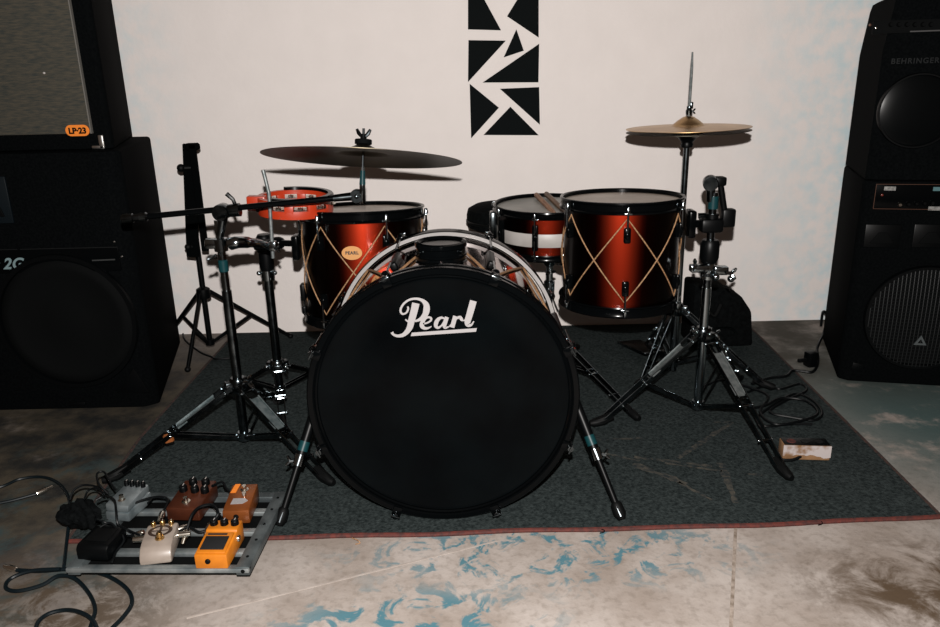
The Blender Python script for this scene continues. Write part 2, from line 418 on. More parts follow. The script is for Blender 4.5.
# ------------------------------------------------------------------ wall triangles
TR = [([(117,-127),(255,127),(117,123)], 'upper left black wall triangle with flat bottom edge, cut by the picture top'),
      ([(412,-146),(412,157),(280,68)], 'upper right black wall triangle pointing left, cut by the picture top'),
      ([(119,168),(275,170),(117,343)], 'black wall triangle with flat top and point at lower left'),
      ([(319,123),(350,212),(266,240)], 'smallest black wall triangle, in the middle of the design'),
      ([(414,183),(411,344),(178,345)], 'widest black wall triangle, right-angled corner at lower right'),
      ([(124,350),(246,450),(130,578)], 'black wall triangle with upright left side, pointing right'),
      ([(250,371),(414,364),(417,521)], 'black wall triangle with flat top and point at lower right'),
      ([(294,446),(412,565),(182,564)], 'lowest black wall triangle, with flat base and apex up')]
for poly, lab in TR:
    P3 = [at(440 + x/4.179, y/4.18, WY) for x, y in poly]
    mb = MB(); mb.prism([(p.x, p.z) for p in P3], Matrix(((1,0,0,0),(0,0,1,0),(0,1,0,0),(0,0,0,1))), WY-.004, WY, 0)
    solo(mb, 'wall_triangle', poster_black, lab, 'wall decoration', 'black triangles stuck on the back wall')

# ------------------------------------------------------------------ bass drum
BX, BZ, BY = -.062, .3040, 1.485
bd = thing('bass_drum', 'big black-fronted bass drum lying on its side with white script lettering', 'drum', (BX, 1.68, 0))
def MY(x, y, z):   # lathe axis along +Y
    return Matrix(((1,0,0,x),(0,0,1,y),(0,-1,0,z),(0,0,0,1)))
C = MY(BX, 0, BZ)
RO, RS = .2968, .2778
o = MB().lathe([(RS, BY+.03), (RS, 1.895), (RS-.006, 1.895), (RS-.006, BY+.03)], C, 96, True).build('shell', mirror_red, bd, label='mirror-like dark red lacquered shell')
hoopf = MB().lathe([(.2813,BY+.003),(.2838,BY),(.2938,BY),(RO,BY+.004),(RO,BY+.012),(RO-.002,BY+.014),(RO-.002,BY+.03),(RO,BY+.032),(RO,BY+.043),(RO-.004,BY+.045),(.2813,BY+.045)], C, 128, True).build('front_hoop', black_gloss, bd)
MB().lathe([(.2808,BY+.011),(.2813,BY+.006),(.2778,BY+.004),(.2748,BY+.007),(.2748,BY+.012)], C, 128, True).build('head_rim', black_gloss, bd)
fh = MB().lathe([(0,BY+.010),(.10,BY+.010),(.2,BY+.0102),(.2668,BY+.0105),(.2728,BY+.008),(.2778,BY+.012),(.2778,BY+.03)], C, 128).build('front_head', head_black, bd, ang=60)
hb = MB().lathe([(.2818,1.878),(RO-.002,1.876),(RO-.001,1.880),(RO-.001,1.913),(.2818,1.913)], C, 128, True).build('back_hoop', black_gloss, bd)
MB().lathe([(.2845,1.8742),(.2938,1.8742),(.2938,1.8775),(.2845,1.8775)], C, 128, True).build('hoop_inlay', white_gloss, hb, label='white glossy inlay ring')
MB().lathe([(0,1.898),(.2778,1.898),(.2778,1.890),(0,1.890)], C, 96).build('batter_head', cream_head, bd)
# logo: traced strokes on the head
LY = BY + .0088
LAY = [0]
def lp(x, y): return at(380 + x/8.545, 280 + y/8.545, LY - .00025*LAY[0])
def ribbon(mb, pts, ws, k=8):
    LAY[0] += 1
    P = smooth([V((p[0], p[1], w)) for p, w in zip(pts, ws)], k)
    L, R_ = [], []
    for i, p in enumerate(P):
        a = P[max(0, i-1)]; b_ = P[min(len(P)-1, i+1)]; d = V((b_.x-a.x, b_.y-a.y)); d = d.normalized() if d.length else V((1,0))
        nn = V((-d.y, d.x))*max(p.z, 2)/2
        L.append(mb.bm.verts.new(lp(p.x+nn.x, p.y+nn.y))); R_.append(mb.bm.verts.new(lp(p.x-nn.x, p.y-nn.y)))
    for i in range(len(P)-1): mb.bm.faces.new([L[i], L[i+1], R_[i+1], R_[i]])
mb = MB()
ribbon(mb, [(238,226),(240,252),(222,282),(192,290),(176,268),(182,234),(210,196),(254,168),(308,160),(360,174),(393,208),(398,248),(388,290),(362,322),(330,342),(298,352)],
       [14,17,15,16,18,18,18,18,20,28,46,56,50,36,24,16])
ribbon(mb, [(306,198),(296,245),(282,300),(268,350),(256,400),(232,440),(196,470),(150,478),(115,466),(102,446)], [64,62,60,58,52,42,32,24,20,26])
ribbon(mb, [(216,336),(232,350),(250,362)], [10,14,12])
ribbon(mb, [(368,374),(404,366),(434,346),(436,326),(412,318),(384,330),(364,358),(358,390),(376,410),(408,412),(440,396)], [14,14,16,18,18,26,36,38,28,18,8])
ribbon(mb, [(552,330),(524,322),(496,338),(480,366),(478,394),(498,408),(526,388),(548,352)], [14,20,30,36,30,20,14,12])
ribbon(mb, [(572,316),(560,352),(550,388),(558,408),(586,400)], [34,36,34,22,10])
ribbon(mb, [(644,308),(632,350),(616,406)], [38,38,38])
ribbon(mb, [(586,402),(604,384),(622,356)], [8,10,10])
ribbon(mb, [(632,352),(658,326),(684,320),(698,338),(712,348)], [10,18,28,26,10])
ribbon(mb, [(712,350),(726,340),(740,320)], [8,10,10])
ribbon(mb, [(798,178),(782,236),(764,300),(748,356),(752,384),(780,384),(802,352)], [58,58,56,52,36,18,10])
mb.face([lp(272,450), lp(828,411), lp(820,442), lp(262,480)])
mb.build('script_logo', logo_white, fh, label='white slanted script lettering with underline')
# tension claws and rods, lugs
def bdir(a): return V((math.sin(a), 0, math.cos(a)))   # a from the top, clockwise seen from the front
cen = V((BX, 0, BZ))
for k in range(8):
    a = math.radians(23 + 45*k); u = bdir(a); tn = bdir(a + PI/2)
    for fr in (0, 1):
        y0 = BY if fr == 0 else 1.915; sgn = 1 if fr == 0 else -1
        mb = MB(); M = frame(cen + u*(RO+.004) + V((0, y0 + sgn*.018, 0)), u, (0, 1, 0))
        mb.box((0,0,0), (.040, .017, .009), M, .003)
        mb.box((-sgn*.021, 0, -.010), (.006, .021, .022), M, .002)
        mb.ball((sgn*.006, 0, .003), .009, M, (1,.9,.7))
        cl = mb.build('claw', black_gloss, bd)
        ym = 1.612 if fr == 0 else 1.755
        mb = MB(); rr = RO + .004
        mb.cyl(cen + u*rr + V((0, y0 - sgn*.010, 0)), cen + u*rr + V((0, ym, 0)), .0026, 10)
        mb.cyl(cen + u*rr + V((0, y0 - sgn*.012, 0)), cen + u*rr + V((0, y0 - sgn*.004, 0)), .0065, 12)
        mb.box((0,0,0), (.004, .022, .004), frame(cen + u*rr + V((0, y0 - sgn*.013, 0)), (0,1,0), u), .001)
        mb.build('tension_rod', dark_chrome, cl)
    mb = MB(); M = frame(cen + u*(RS+.012) + V((0, 1.684, 0)), u, (0,1,0))
    mb.box((0,0,-.003), (.11, .018, .020), M, .005, 3)
    mb.build('lug', black_satin, bd)
# cord laced between the hoops
mb = MB(); ring = []
for k in range(16):
    a = math.radians(23 + 22.5*k); y = BY + .052 if k % 2 == 0 else 1.868
    ring.append((a, y))
pts = []
for k in range(16):
    a0, y0 = ring[k]; a1, y1 = ring[(k+1) % 16]
    if a1 < a0: a1 += 2*PI
    for j in range(8):
        t = j/8; pts.append(cen + bdir(a0+(a1-a0)*t)*(RS+.0045) + V((0, y0+(y1-y0)*t, 0)))
mb.tube(pts, .003, 8, closed=True); mb.build('cord', rope, bd, label='tan cord laced in zigzag around the shell')
# round black tom mount on top of the shell
tmx = at(441, 250, 1.66).x
mb = MB(); T = Matrix.Translation(V((tmx, 1.66, 0)))
mb.lathe([(0,.560),(.060,.560),(.060,.577),(.056,.579),(.056,.588),(.0585,.590),(.0585,.594),(.056,.596),(.056,.608),(.059,.610),(.059,.620),(.053,.622),(.048,.616),(0,.614)], T, 48)
mt = mb.build('tom_mount', black_gloss, bd, label='round black holder on top of the shell')
for q in (-1, 1):
    mb = MB(); M = frame((tmx + q*.047, 1.66-.036, .602), (q*.7, -.75, 0)); mb.lathe([(0,0),(.006,0),(.006,.004),(.003,.0055),(0,.0055)], M, 12); mb.build('bolt', dark_chrome, mt)
# spurs
def spur(p0, p1, wingdir):
    p0 = V(p0); p1 = V(p1); d = (p1-p0).normalized(); L = (p1-p0).length
    mb = MB(); mb.tube([p0, p0 + d*L*.56], .0115, 14)
    mb.ball(p0, .024, None, (1,1.1,1)); sp = mb.build('spur', black_satin, bd)
    MB().tube([p0 + d*L*.54, p1 - d*.02], .0075, 12).build('inner_rod', black_satin, sp)
    mb = MB(); mb.tube([p0 + d*L*.40, p0 + d*L*.47], .0122, 14); mb.build('collar', teal_plastic, sp, label='teal plastic memory collar')
    mb = MB(); c = p0 + d*L*.54; mb.tube([c - d*.014, c + d*.012], .0135, 14); wing(mb, c + V(wingdir)*.012, wingdir, d, .010); mb.build('wing_screw', chrome, sp)
    mb = MB(); mb.tube([p1 - d*.040, p1 - d*.034, p1 - d*.012, p1], [.009, .013, .0145, .009], 14); mb.build('rubber_foot', black_rubber, sp)
    mb = MB(); q = p1 - d*.036; mb.tube([q + V((0,-.0125,0)), q + d*.022 + V((0,-.0145,0))], .0022, 6); mb.build('foot_screw', chrome, sp)
fL = fl(279, 525, .016); fR = fl(622, 519, .016)
spur((BX-RS-.012, 1.62, .285), fL, (-1, -.3, .1)); spur((BX+RS+.010, 1.62, .285), fR, (1, -.3, .1))

# ------------------------------------------------------------------ toms and snare
def drum(name, label, c, r, z0, z1, phase, nl, headm, badge=None, cords=True, band=False, tilt=None, lug_len=.05):
    """upright drum: hoops, head, shell, lugs, laced cord"""
    t = thing(name, label, 'drum', (c[0], c[1], z0))
    hgt = z1 - z0; rs = r - .012
    hh = .030 if not band else .022
    tiltM = tilt or Matrix()
    def Z(): return tiltM
    t_build = lambda mb, nm, m, par=t, lab=None, ang=35: mb.build(nm, m, par, True, lab, ang)
    Mx = Z()
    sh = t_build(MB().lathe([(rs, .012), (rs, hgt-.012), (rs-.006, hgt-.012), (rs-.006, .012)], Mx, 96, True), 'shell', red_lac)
    if band:
        w0, w1 = hgt*.29, hgt*.56
        t_build(MB().lathe([(rs+.0002, w0), (rs+.0008, w0+.001), (rs+.0008, w1-.001), (rs+.0002, w1)], Mx, 96), 'white_band', white_tape, sh, 'white band around the middle of the shell')
    hp = [(rs+.003,hgt-hh),(r,hgt-hh),(r+.001,hgt-hh+.004),(r-.004,hgt-hh+.008),(r-.004,hgt-.008),(r,hgt-.004),(r-.001,hgt),(r-.005,hgt+.001),(r-.009,hgt-.002),(r-.009,hgt-hh+.004)]
    t_build(MB().lathe(hp, Mx, 96, True), 'top_hoop', black_gloss)
    lp_ = [(r-.009,.001),(r-.003,0),(r+.001,.003),(r-.002,.008),(r-.002,hh-.006),(r+.001,hh-.003),(r,hh),(rs+.003,hh)]
    t_build(MB().lathe(lp_, Mx, 96, True), 'bottom_hoop', black_gloss)
    t_build(MB().lathe([(0,hgt-.011),(r-.022,hgt-.011),(r-.0125,hgt-.010),(r-.0095,hgt-.014),(r-.0095,hgt-.02)], Mx, 96), 'batter_head', headm, ang=60)
    t_build(MB().lathe([(0,.006),(r-.012,.006),(r-.0095,.012)], Mx, 64), 'resonant_head', headm if not band else grey_head)
    for k in range(nl):
        a = phase + 2*PI*k/nl; u = V((math.cos(a), math.sin(a), 0)); tg = V((-math.sin(a), math.cos(a), 0))
        for top in ((1, 0) if not band else (1,)):
            zc = hgt - hh - .052 if top else hh + .052
            if band: zc = hgt*.5
            mb = MB(); M = Mx @ frame(u*(rs+.008) + V((0,0,zc)), u, (0,0,1))
            hl = (.04 if not band else hgt*.52)
            mb.box((0,0,0), (hl, .018, .018), M, .004, 2)
            mb.ball((0,0,.008), .008, M, (1.4,.9,.5))
            lg = t_build(mb, 'lug', black_gloss)
            mb = MB(); rr = r + .004
            ends = ((zc, hgt-.012),) if top else ((zc, .010),)
            if band: ends = ((zc, hgt-.006), (zc, .006))
            for (za, zb) in ends:
                mb.tube([Mx @ (u*rr + V((0,0,za))), Mx @ (u*rr + V((0,0,zb)))], .0028, 8)
                s_ = 1 if zb > za else -1
                mb.tube([Mx @ (u*rr + V((0,0,zb-s_*.012))), Mx @ (u*rr + V((0,0,zb-s_*.004))), Mx @ (u*rr + V((0,0,zb+s_*.004)))], [.006,.006,.004], 10)
                zz = zb - s_*.018 if not top or band else hgt-hh+.010
                mb.box((0,0,0), (.022, .005, .006), Mx @ frame(u*(r+.003) + V((0,0,zb - s_*.014)), u, tg), .0015)
            t_build(mb, 'tension_rod', chrome, lg)
    if cords:
        mb = MB()
        ztop = hgt - hh - .010; zbot = hh + .012
        for par in (0, 1):
            pts = []
            for k in range(nl):
                a0 = phase + 2*PI*k/nl; a1 = phase + 2*PI*(k+1)/nl
                zA, zB = (ztop, zbot) if (k + par) % 2 == 0 else (zbot, ztop)
                for j in range(10):
                    tt = j/10; tt2 = tt; a = a0+(a1-a0)*tt
                    pts.append(Mx @ V((math.cos(a)*(rs+.0042 + par*.002*math.sin(PI*tt)), math.sin(a)*(rs+.0042 + par*.002*math.sin(PI*tt)), zA+(zB-zA)*tt2)))
            mb.tube(pts, .0018, 8, closed=True)
        t_build(mb, 'cord', rope, t, 'tan cord laced in crossing zigzags around the shell')
    return t, hgt, rs
# left tom
TL = (at(363, 250, 2.095).x, 2.095)
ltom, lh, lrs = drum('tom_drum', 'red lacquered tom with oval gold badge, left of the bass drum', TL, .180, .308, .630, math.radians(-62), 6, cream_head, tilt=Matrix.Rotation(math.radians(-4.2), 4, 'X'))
mb = MB(); pB = at(346.5, 254.5, 2.095-.17); ab_ = math.atan2(pB.y-TL[1], pB.x-TL[0])
ab_ = -PI/2 + math.asin((pB.x + .012 - TL[0])/lrs)
M = Matrix.Rotation(math.radians(-4.2), 4, 'X') @ frame(V((math.cos(ab_)*(lrs+.0005), math.sin(ab_)*(lrs+.0005), pB.z-.308-.012)), (math.cos(ab_), math.sin(ab_), 0), (-math.sin(ab_), math.cos(ab_), 0))
pts = [(.0275*math.cos(2*PI*i/36), .0185*math.sin(2*PI*i/36)) for i in range(36)]
mb.prism(pts, M, -.002, .0016, 0)
bdg = mb.build('badge', gold_badge, ltom, True, 'oval gold badge')
mb = MB(); mb.mesh(text_mesh('PEARL', .0115, 0, .0003, .0006, 1.15), M @ Matrix.Translation(V((0,0,.0018)))); mb.build('badge_lettering', dark_print, bdg, True)
# right tom
TRm = (at(620.5, 250, 2.04).x, 2.04)
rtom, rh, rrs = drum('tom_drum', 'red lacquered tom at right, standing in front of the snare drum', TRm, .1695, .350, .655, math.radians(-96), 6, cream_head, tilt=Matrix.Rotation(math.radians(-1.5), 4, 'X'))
# snare
SN = (at(547, 205, 2.36).x, 2.36)
tl = Matrix.Rotation(math.radians(1.5), 4, 'X')
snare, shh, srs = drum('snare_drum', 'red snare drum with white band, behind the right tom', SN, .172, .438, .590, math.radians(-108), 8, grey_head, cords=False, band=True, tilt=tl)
MB().box((-srs-.012, .0, .085), (.022, .04, .085), None, .005).build('throw_off', dark_chrome, snare, True)
# sticks on the snare
def stick(p0, p1, m, label):
    p0 = V(p0); p1 = V(p1); d = (p1-p0).normalized(); L = (p1-p0).length
    mb = MB(); mb.tube([p0, p0+d*.004, p0+d*.012, p0+d*L*.72, p0+d*(L-.024), p0+d*(L-.012), p0+d*(L-.003), p1], [.004,.0078,.0088,.0086,.0050,.0062,.0055,.002], 12)
    return solo(mb, 'drumstick', m, label, 'drumstick', 'drumsticks on the snare drum')
zs = .600
stick(at(536, 194.5, 2.49), at(558, 217, 2.20)+V((0,0,.0)), wood_stick, 'lighter brown drumstick lying across the snare drum head')
stick(at(546, 193.5, 2.50), at(567, 214, 2.22)+V((0,0,.0)), wood_dark, 'darker drumstick beside the lighter one on the snare drum')

# ------------------------------------------------------------------ tripod hardware
def tripod(root, base, hub_z, low_z, feet, w=.030, m=dark_chrome, mid=.55, bar=.006, footr=.011, plate=False, floorz=.0058):
    """double braced legs and struts; base=(x,y)"""
    hub = V((base[0], base[1], hub_z)); low = V((base[0], base[1], low_z))
    for f in feet:
        f = V((f[0], f[1], footr + floorz)); d = V((f.x-hub.x, f.y-hub.y, 0)).normalized(); sd = V((-d.y, d.x, 0))
        a = hub + d*.022
        mb = MB(); e = f - d*.015 + V((0,0,.006))
        for q in (-1, 1):
            mb.beam(a + sd*q*w/2, e + sd*q*w*.33, bar*.55, bar*2.1, sd)
        for tt in (.06, .5, .8):
            p = a.lerp(e, tt); mb.cyl(p - sd*w*.55, p + sd*w*.55, .0035, 8)
        if plate:
            pass
        lg = mb.build('leg', m, root)
        if plate:
            mb = MB(); mb.beam(a.lerp(e, .14), a.lerp(e, mid-.07), w*.72, bar*.7, sd)
            for q in (-1, 1): mb.beam(a.lerp(e, .14) + sd*q*w*.42 + V((0,0,.004)), a.lerp(e, mid-.07) + sd*q*w*.42 + V((0,0,.004)), bar*.7, bar*.9, sd)
            mb.build('leg_plate', rod_m, lg, label='brushed plate on the upper leg')
        for tt in (.06, mid, .8):
            p = a.lerp(e, tt); mb = MB(); mb.cyl(p - sd*w*.55, p + sd*w*.55, .003, 8)
            for q in (-1, 1): mb.ball(p + sd*q*w*.56, .0042, None, (1,1,1), 8)
            mb.build('rivet', chrome, lg)
        mb = MB(); mb.tube([e - d*.03 + V((0,0,.012)), e, f + d*.012, f + d*.022], [w*.36, w*.44, footr*1.1, footr*.7], 10); mb.build('rubber_foot', black_rubber, lg)
        p = a.lerp(e, mid)
        mb = MB(); b0 = low + d*.018
        for q in (-1, 1): mb.beam(b0 + sd*q*w*.28, p + sd*q*w*.28, bar*.5, bar*1.7, sd)
        mb.cyl(b0 - sd*w*.35, b0 + sd*w*.35, .0035, 8)
        mb.build('strut', m, root)
    mb = MB(); T = Matrix.Translation(V((base[0], base[1], 0)))
    mb.lathe([(0,hub_z-.018),(.020,hub_z-.018),(.022,hub_z-.012),(.022,hub_z+.016),(.018,hub_z+.022),(0,hub_z+.022)], T, 20)
    for f in feet:
        d = V((f[0]-hub.x, f[1]-hub.y, 0)).normalized(); sd = V((-d.y, d.x, 0))
        mb.box((0,0,0), (.026, w*.8, .026), frame(hub + d*.022, (0,0,1), d), .003)
    mb.build('collar', dark_chrome, root)
    mb = MB(); mb.lathe([(0,low_z-.012),(.017,low_z-.012),(.017,low_z+.012),(0,low_z+.012)], T, 18)
    for f in feet:
        d = V((f[0]-hub.x, f[1]-hub.y, 0)).normalized(); mb.ball(low + d*.018, .0055)
    mb.build('lower_collar', chrome, root)

rod_m = noise_on(mat('dull_plated_steel', (.2,.2,.2), .45, .6), (.07,.095,.10), (.15,.18,.185), 60, 3)
# left boom cymbal stand
LX, LYY = -.63, 1.865
cs = thing('cymbal_stand', 'chrome boom cymbal stand at left with long arm reaching over the left tom', 'cymbal stand', (LX, LYY, 0))
def rad(x, y, deg, L): return (x + L*math.cos(math.radians(deg)), y + L*math.sin(math.radians(deg)))
tripod(cs, (LX, LYY), .195, .045, [fl(112,484)[:2], rad(LX, LYY, 322, .335), rad(LX, LYY, 84, .30)], .034, plate=True)
bc = at(222, 212, LYY)             # tilter centre
a_ = V((LX, LYY, .195)).lerp(V((*fl(112,484)[:2], .02)), .58); mb = MB(); mb.beam(a_ + V((-.006,-.003,-.006)), a_ + V((.016,.008,-.004)), .022, .020); mb.build('tape', mat('orange_tape', (.20,.06,.014), .5), cs, label='orange tape on the leg joint')
MB().cyl((LX,LYY,.03), (LX,LYY,.46), .0125, 18).build('lower_tube', dark_chrome, cs)
MB().cyl((LX,LYY,.45), (LX,LYY,bc.z-.02), .0098, 18).build('upper_tube', chrome, cs)
jz = at(224, 243, LYY).z
MB().lathe([(.0100,jz-.075),(.0122,jz-.073),(.0122,jz-.045),(.0100,jz-.043)], Matrix.Translation(V((LX,LYY,0))), 20).build('height_collar', teal_plastic, cs)
jz = at(224, 243, LYY).z
mb = MB(); mb.lathe([(.010,jz-.02),(.017,jz-.02),(.018,jz+.012),(.010,jz+.014)], Matrix.Translation(V((LX,LYY,0))), 20)
mb.box((-.018, 0, jz), (.04,.026,.026), Matrix.Translation(V((LX,LYY,0))), .005); mb.build('joint', chrome, cs)
mb = MB(); wing(mb, (LX-.01, LYY-.022, jz-.028), (-.3,-1,-.2), (1,0,.2), .012); mb.build('wing_screw', chrome, cs)
mb = MB(); hubL = V((LX, LYY, .195)); wing(mb, hubL+V((.022,-.012,.012)), (1,-.4,.3), (0,0,1), .016); mb.build('leg_wing_screw', chrome, cs)
# tilter
mb = MB(); mb.lathe([(0,-.020),(.019,-.020),(.021,-.016),(.021,.016),(.019,.020),(0,.020)], frame(bc, (0,1,0)), 24)
mb.lathe([(0,-.016),(.016,-.016),(.017,.012),(0,.016)], frame(bc+V((.034,0,.004)), (1,0,.08)), 20)
mb.tube([bc+V((0,0,-.015)), V((LX,LYY,bc.z-.06))], [.013,.011], 14)
mb.build('tilter', dark_chrome, cs)
mb = MB(); c_ = bc+V((.036,-.004,.020)); mb.tube([c_, c_+V((-.004,0,.012)), c_+V((-.018,0,.026))], [.005,.005,.006], 8); wing(mb, bc+V((.01,-.022,-.006)), (0,-1,0), (1,0,.2), .010); mb.build('wing_screw', black_gloss, cs)
# arm
CRY = 1.90
e0 = at(122, 219, LYY-.03); e1 = at(357, 196, CRY)
ad = (e1-e0).normalized()
arm = MB().cyl(e0 + ad*.05, e1 - ad*.02, .0075, 16).build('boom_arm', black_gloss, cs)
mb = MB(); mb.tube([e0 + ad*(-.002), e0, e0 + ad*.005, e0+ad*.026, e0+ad*.028, e0+ad*.040, e0+ad*.042, e0+ad*.058, e0+ad*.062], [.008,.0105,.0115,.0115,.0095,.0095,.0115,.0115,.008], 18)
mb.build('arm_weight', dark_chrome, arm, label='knurled end weight of the arm')
mb = MB(); mb.lathe([(0,-.011),(.016,-.011),(.0175,-.008),(.0175,.008),(.016,.011),(0,.011)], frame(e1, (0,1,0)), 28)
mb.ball((e1 + V((0,-.012,0))), .0055, None, (1,.6,1), 10)
mb.tube([e1 - ad*.06, e1 - ad*.014], [.009,.011], 14)
mb.build('arm_tilter', dark_chrome, arm)
ctr = at(363, 158.5, CRY)            # crash centre
tz = Matrix.Rotation(math.radians(3.6), 3, 'Y') @ Matrix.Rotation(math.radians(-12.0), 3, 'X')
nrm = (tz @ V((0,0,1))).normalized()
nrm = V((.060, .198, .977)).normalized()
MB().tube([e1 + V((.014,0,-.016)), ctr - nrm*.070, ctr - nrm*.062], [.0075,.0075,.0072], 14).build('cymbal_post', chrome, arm)
MB().tube([ctr - nrm*.065, ctr - nrm*.03], [.0078,.006], 14).build('post_sleeve', teal_plastic, arm)
MB().tube([ctr - nrm*.06, ctr + nrm*.074], .0035, 10).build('threaded_tip', chrome, arm)
Mc = frame(ctr, nrm)
MB().lathe([(.003,.034),(.019,.0345),(.0215,.036),(.0215,.045),(.020,.047),(.003,.047)], Mc, 24, True).build('felt_washer', black_matt, arm)
mb = MB(); mb.lathe([(.0036,.048),(.0085,.048),(.007,.060),(.0036,.061)], Mc, 14, True)
for q in (-1, 1):
    mb.tube([Mc @ V((q*.004,0,.053)), Mc @ V((q*.012,0,.062)), Mc @ V((q*.017,0,.072))], [.004,.0052,.0035], 10)
mb.build('wing_nut', dark_chrome, arm)
def cymbal(R, bell_r, bell_h, bow, th=.0012):
    top = [(.005, bell_h), (bell_r*.35, bell_h*.94), (bell_r*.7, bell_h*.66), (bell_r, bell_h*.18+bow*.82), (bell_r*1.12, bow*.86)]
    for i in range(1, 13):
        t = i/12; r = bell_r*1.12 + (R - bell_r*1.12)*t; top.append((r, bow*.86*(1 - t**1.7)))
    bot = [(r, z - th) for r, z in top[::-1]]
    return top + bot
crash = MB(); crash.lathe(cymbal(.249, .055, .034, .015), frame(ctr, nrm), 96, True)
solo(crash, 'crash_cymbal', old_bronze, 'large dark crash cymbal tilted on the boom arm over the left tom', 'cymbal', None, ctr, 50)

rod_m = noise_on(mat('dull_plated_rod', (.2,.2,.2), .45, .6), (.10,.115,.115), (.17,.185,.185), 90, 3)
# percussion holder clamped on the stand with bent rod, tambourine on it
ph = thing('percussion_holder', 'bent chrome percussion rod clamped to the left boom stand', 'percussion holder', tuple(at(224,243,LYY)))
ca = at(232, 243, LYY-.01); cb = at(272, 246, LYY+.06)
mb = MB(); mb.tube(smooth([ca+V((-.0,-.012,0)), ca+V((.02,-.012,.004)), ca.lerp(cb,.55)+V((0,-.006,.006)), cb+V((-.012,0,0)), cb], 5), [.016]*5+[.015]*4+[.0125]*4+[.010]*4+[.008]*3+[.008], 14)
mb.build('clamp_arm', chrome, ph)
rt = at(263, 170, LYY+.06); rk = at(269, 194, LYY+.06); rb = at(273, 258, LYY+.06)
MB().tube(smooth([rt, rt.lerp(rk,.8), rk.lerp(rb,.1), rb], 5), .0050, 12).build('rod', rod_m, ph)
mb = MB(); c_ = at(273,246,LYY+.06); mb.box((0,0,0), (.020,.022,.026), Matrix.Translation(c_), .004); wing(mb, c_+V((.008,-.012,-.004)), (1,-.5,0), (0,0,1), .009); mb.build('rod_clamp', chrome, ph)

tbc = at(295.5, 202.5, 2.04); tbR = .101
tb = thing('tambourine', 'orange plastic tambourine with jingles mounted over the left tom', 'tambourine', tuple(tbc))
TM = Matrix.Translation(tbc) @ Matrix.Rotation(math.radians(2.5), 4, 'Y') @ Matrix.Rotation(math.radians(2), 4, 'X')
def arcpts(r, a0, a1, k): return [V((r*math.cos(a0+(a1-a0)*i/k), r*math.sin(a0+(a1-a0)*i/k), 0)) for i in range(k+1)]
mb = MB()
# two hoops of the frame held by upright posts
for (z0, z1) in ((-.027,-.006), (.007,.019)):
    mb.lathe([(tbR-.012,z0),(tbR,z0),(tbR+.001,(z0+z1)/2),(tbR,z1),(tbR-.012,z1)], TM, 64, True)
for k in range(10):
    a = 2*PI*k/10 + .35; M = TM @ Matrix.Rotation(a, 4, 'Z'); mb.box((tbR-.006,0,-.004), (.012,.024,.036), M, .002)
mb.box((-tbR+.004, -.03, .002), (.05,.028,.040), TM, .004)
fr_ = mb.build('frame', orange_plastic, tb)
for k in range(10):
    a = 2*PI*(k+.5)/10 + .35; M = TM @ Matrix.Rotation(a, 4, 'Z')
    mb = MB()
    for z in (-.0015, .0025):
        mb.lathe([(.0015,z+.002),(.006,z+.002),(.008,z),(.0165,z+.0008),(.0165,z),(.008,z-.0008),(.006,z+.001),(.0015,z+.001)], M @ Matrix.Translation(V((tbR-.008,0,0))), 18, True)
    mb.cyl(M @ V((tbR-.008,0,-.012)), M @ V((tbR-.008,0,.014)), .0012, 8)
    mb.build('jingle', nickel, tb)
mb = MB(); mb.lathe([(tbR-.014,.019),(tbR+.002,.019),(tbR+.003,.023),(tbR,.027),(tbR-.012,.027)], TM, 64, True, math.radians(-115), math.radians(120)); mb.build('rim', black_gloss, tb, label='black half rim on top')
mb = MB(); kp = at(262, 207, 2.0); mb.box((0,0,0), (.03,.03,.026), Matrix.Translation(kp), .005); mb.cyl(kp, rk + V((0,0,-.03)), .006, 10); wing(mb, kp+V((0,-.016,0)), (0,-1,0), (1,0,0), .010); mb.build('mount', black_satin, tb)

# tom stand at left
QX, QY = -.606, 2.18
ts = thing('tom_stand', 'dark chrome floor stand carrying the left tom', 'drum stand', (QX, QY, 0))
MB().cyl((QX,QY,.03), (QX,QY,.50), .0135, 18).build('lower_tube', dark_chrome, ts)
tripod(ts, (QX, QY), .125, .05, [rad(QX,QY,285,.23), rad(QX,QY,45,.23), rad(QX,QY,165,.20)], .026)
for dx in (-.03, .03): MB().ball((QX+dx, QY-.018, .128), .0075).build('bolt', chrome, ts)
mb = MB(); wing(mb, (QX+.02, QY-.02, .118), (1,-.5,-.3), (0,0,1), .012); mb.build('wing_screw', chrome, ts)
zt = at(277, 270, QY).z
mb = MB(); T = Matrix.Translation(V((QX,QY,0)))
mb.lathe([(.0135,zt-.03),(.019,zt-.03),(.020,zt),(.0165,zt+.004),(.012,zt+.006)], T, 20)
for q in (-1,1): mb.ball((QX+q*.024, QY-.01, zt-.006), .007)
mb.build('height_clamp', chrome, ts)
mb = MB(); mb.lathe([(0,zt),(.019,zt),(.022,zt+.02),(.021,zt+.055),(.024,zt+.058),(.024,zt+.10),(.018,zt+.11),(0,zt+.11)], T, 24)
mb.box((QX-.0, QY-.02, zt+.085), (.045,.05,.03), None, .006); mb.build('top_block', black_satin, ts)
pA = V((QX, QY, zt+.085)); pE = V((TL[0]-.196, TL[1]+.012, zt+.095))
mb = MB(); mb.tube([pA, pE], .0095, 14); mb.box((0,0,0), (.02,.05,.07), Matrix.Translation(pE+V((.004,0,-.01))), .005)
mb.ball(pA.lerp(pE,.45), .019, None, (1.2,1,1)); mb.build('tom_arm', black_gloss, ts)
# legs-like bracket stubs on the left side of the tom shell
mb = MB(); mb.box((-.177,-.02,.085), (.014,.03,.05), None, .004); mb.box((-.176,-.03,.035), (.012,.024,.024), None, .004); mb.build('mount_bracket', black_satin, ltom, True)

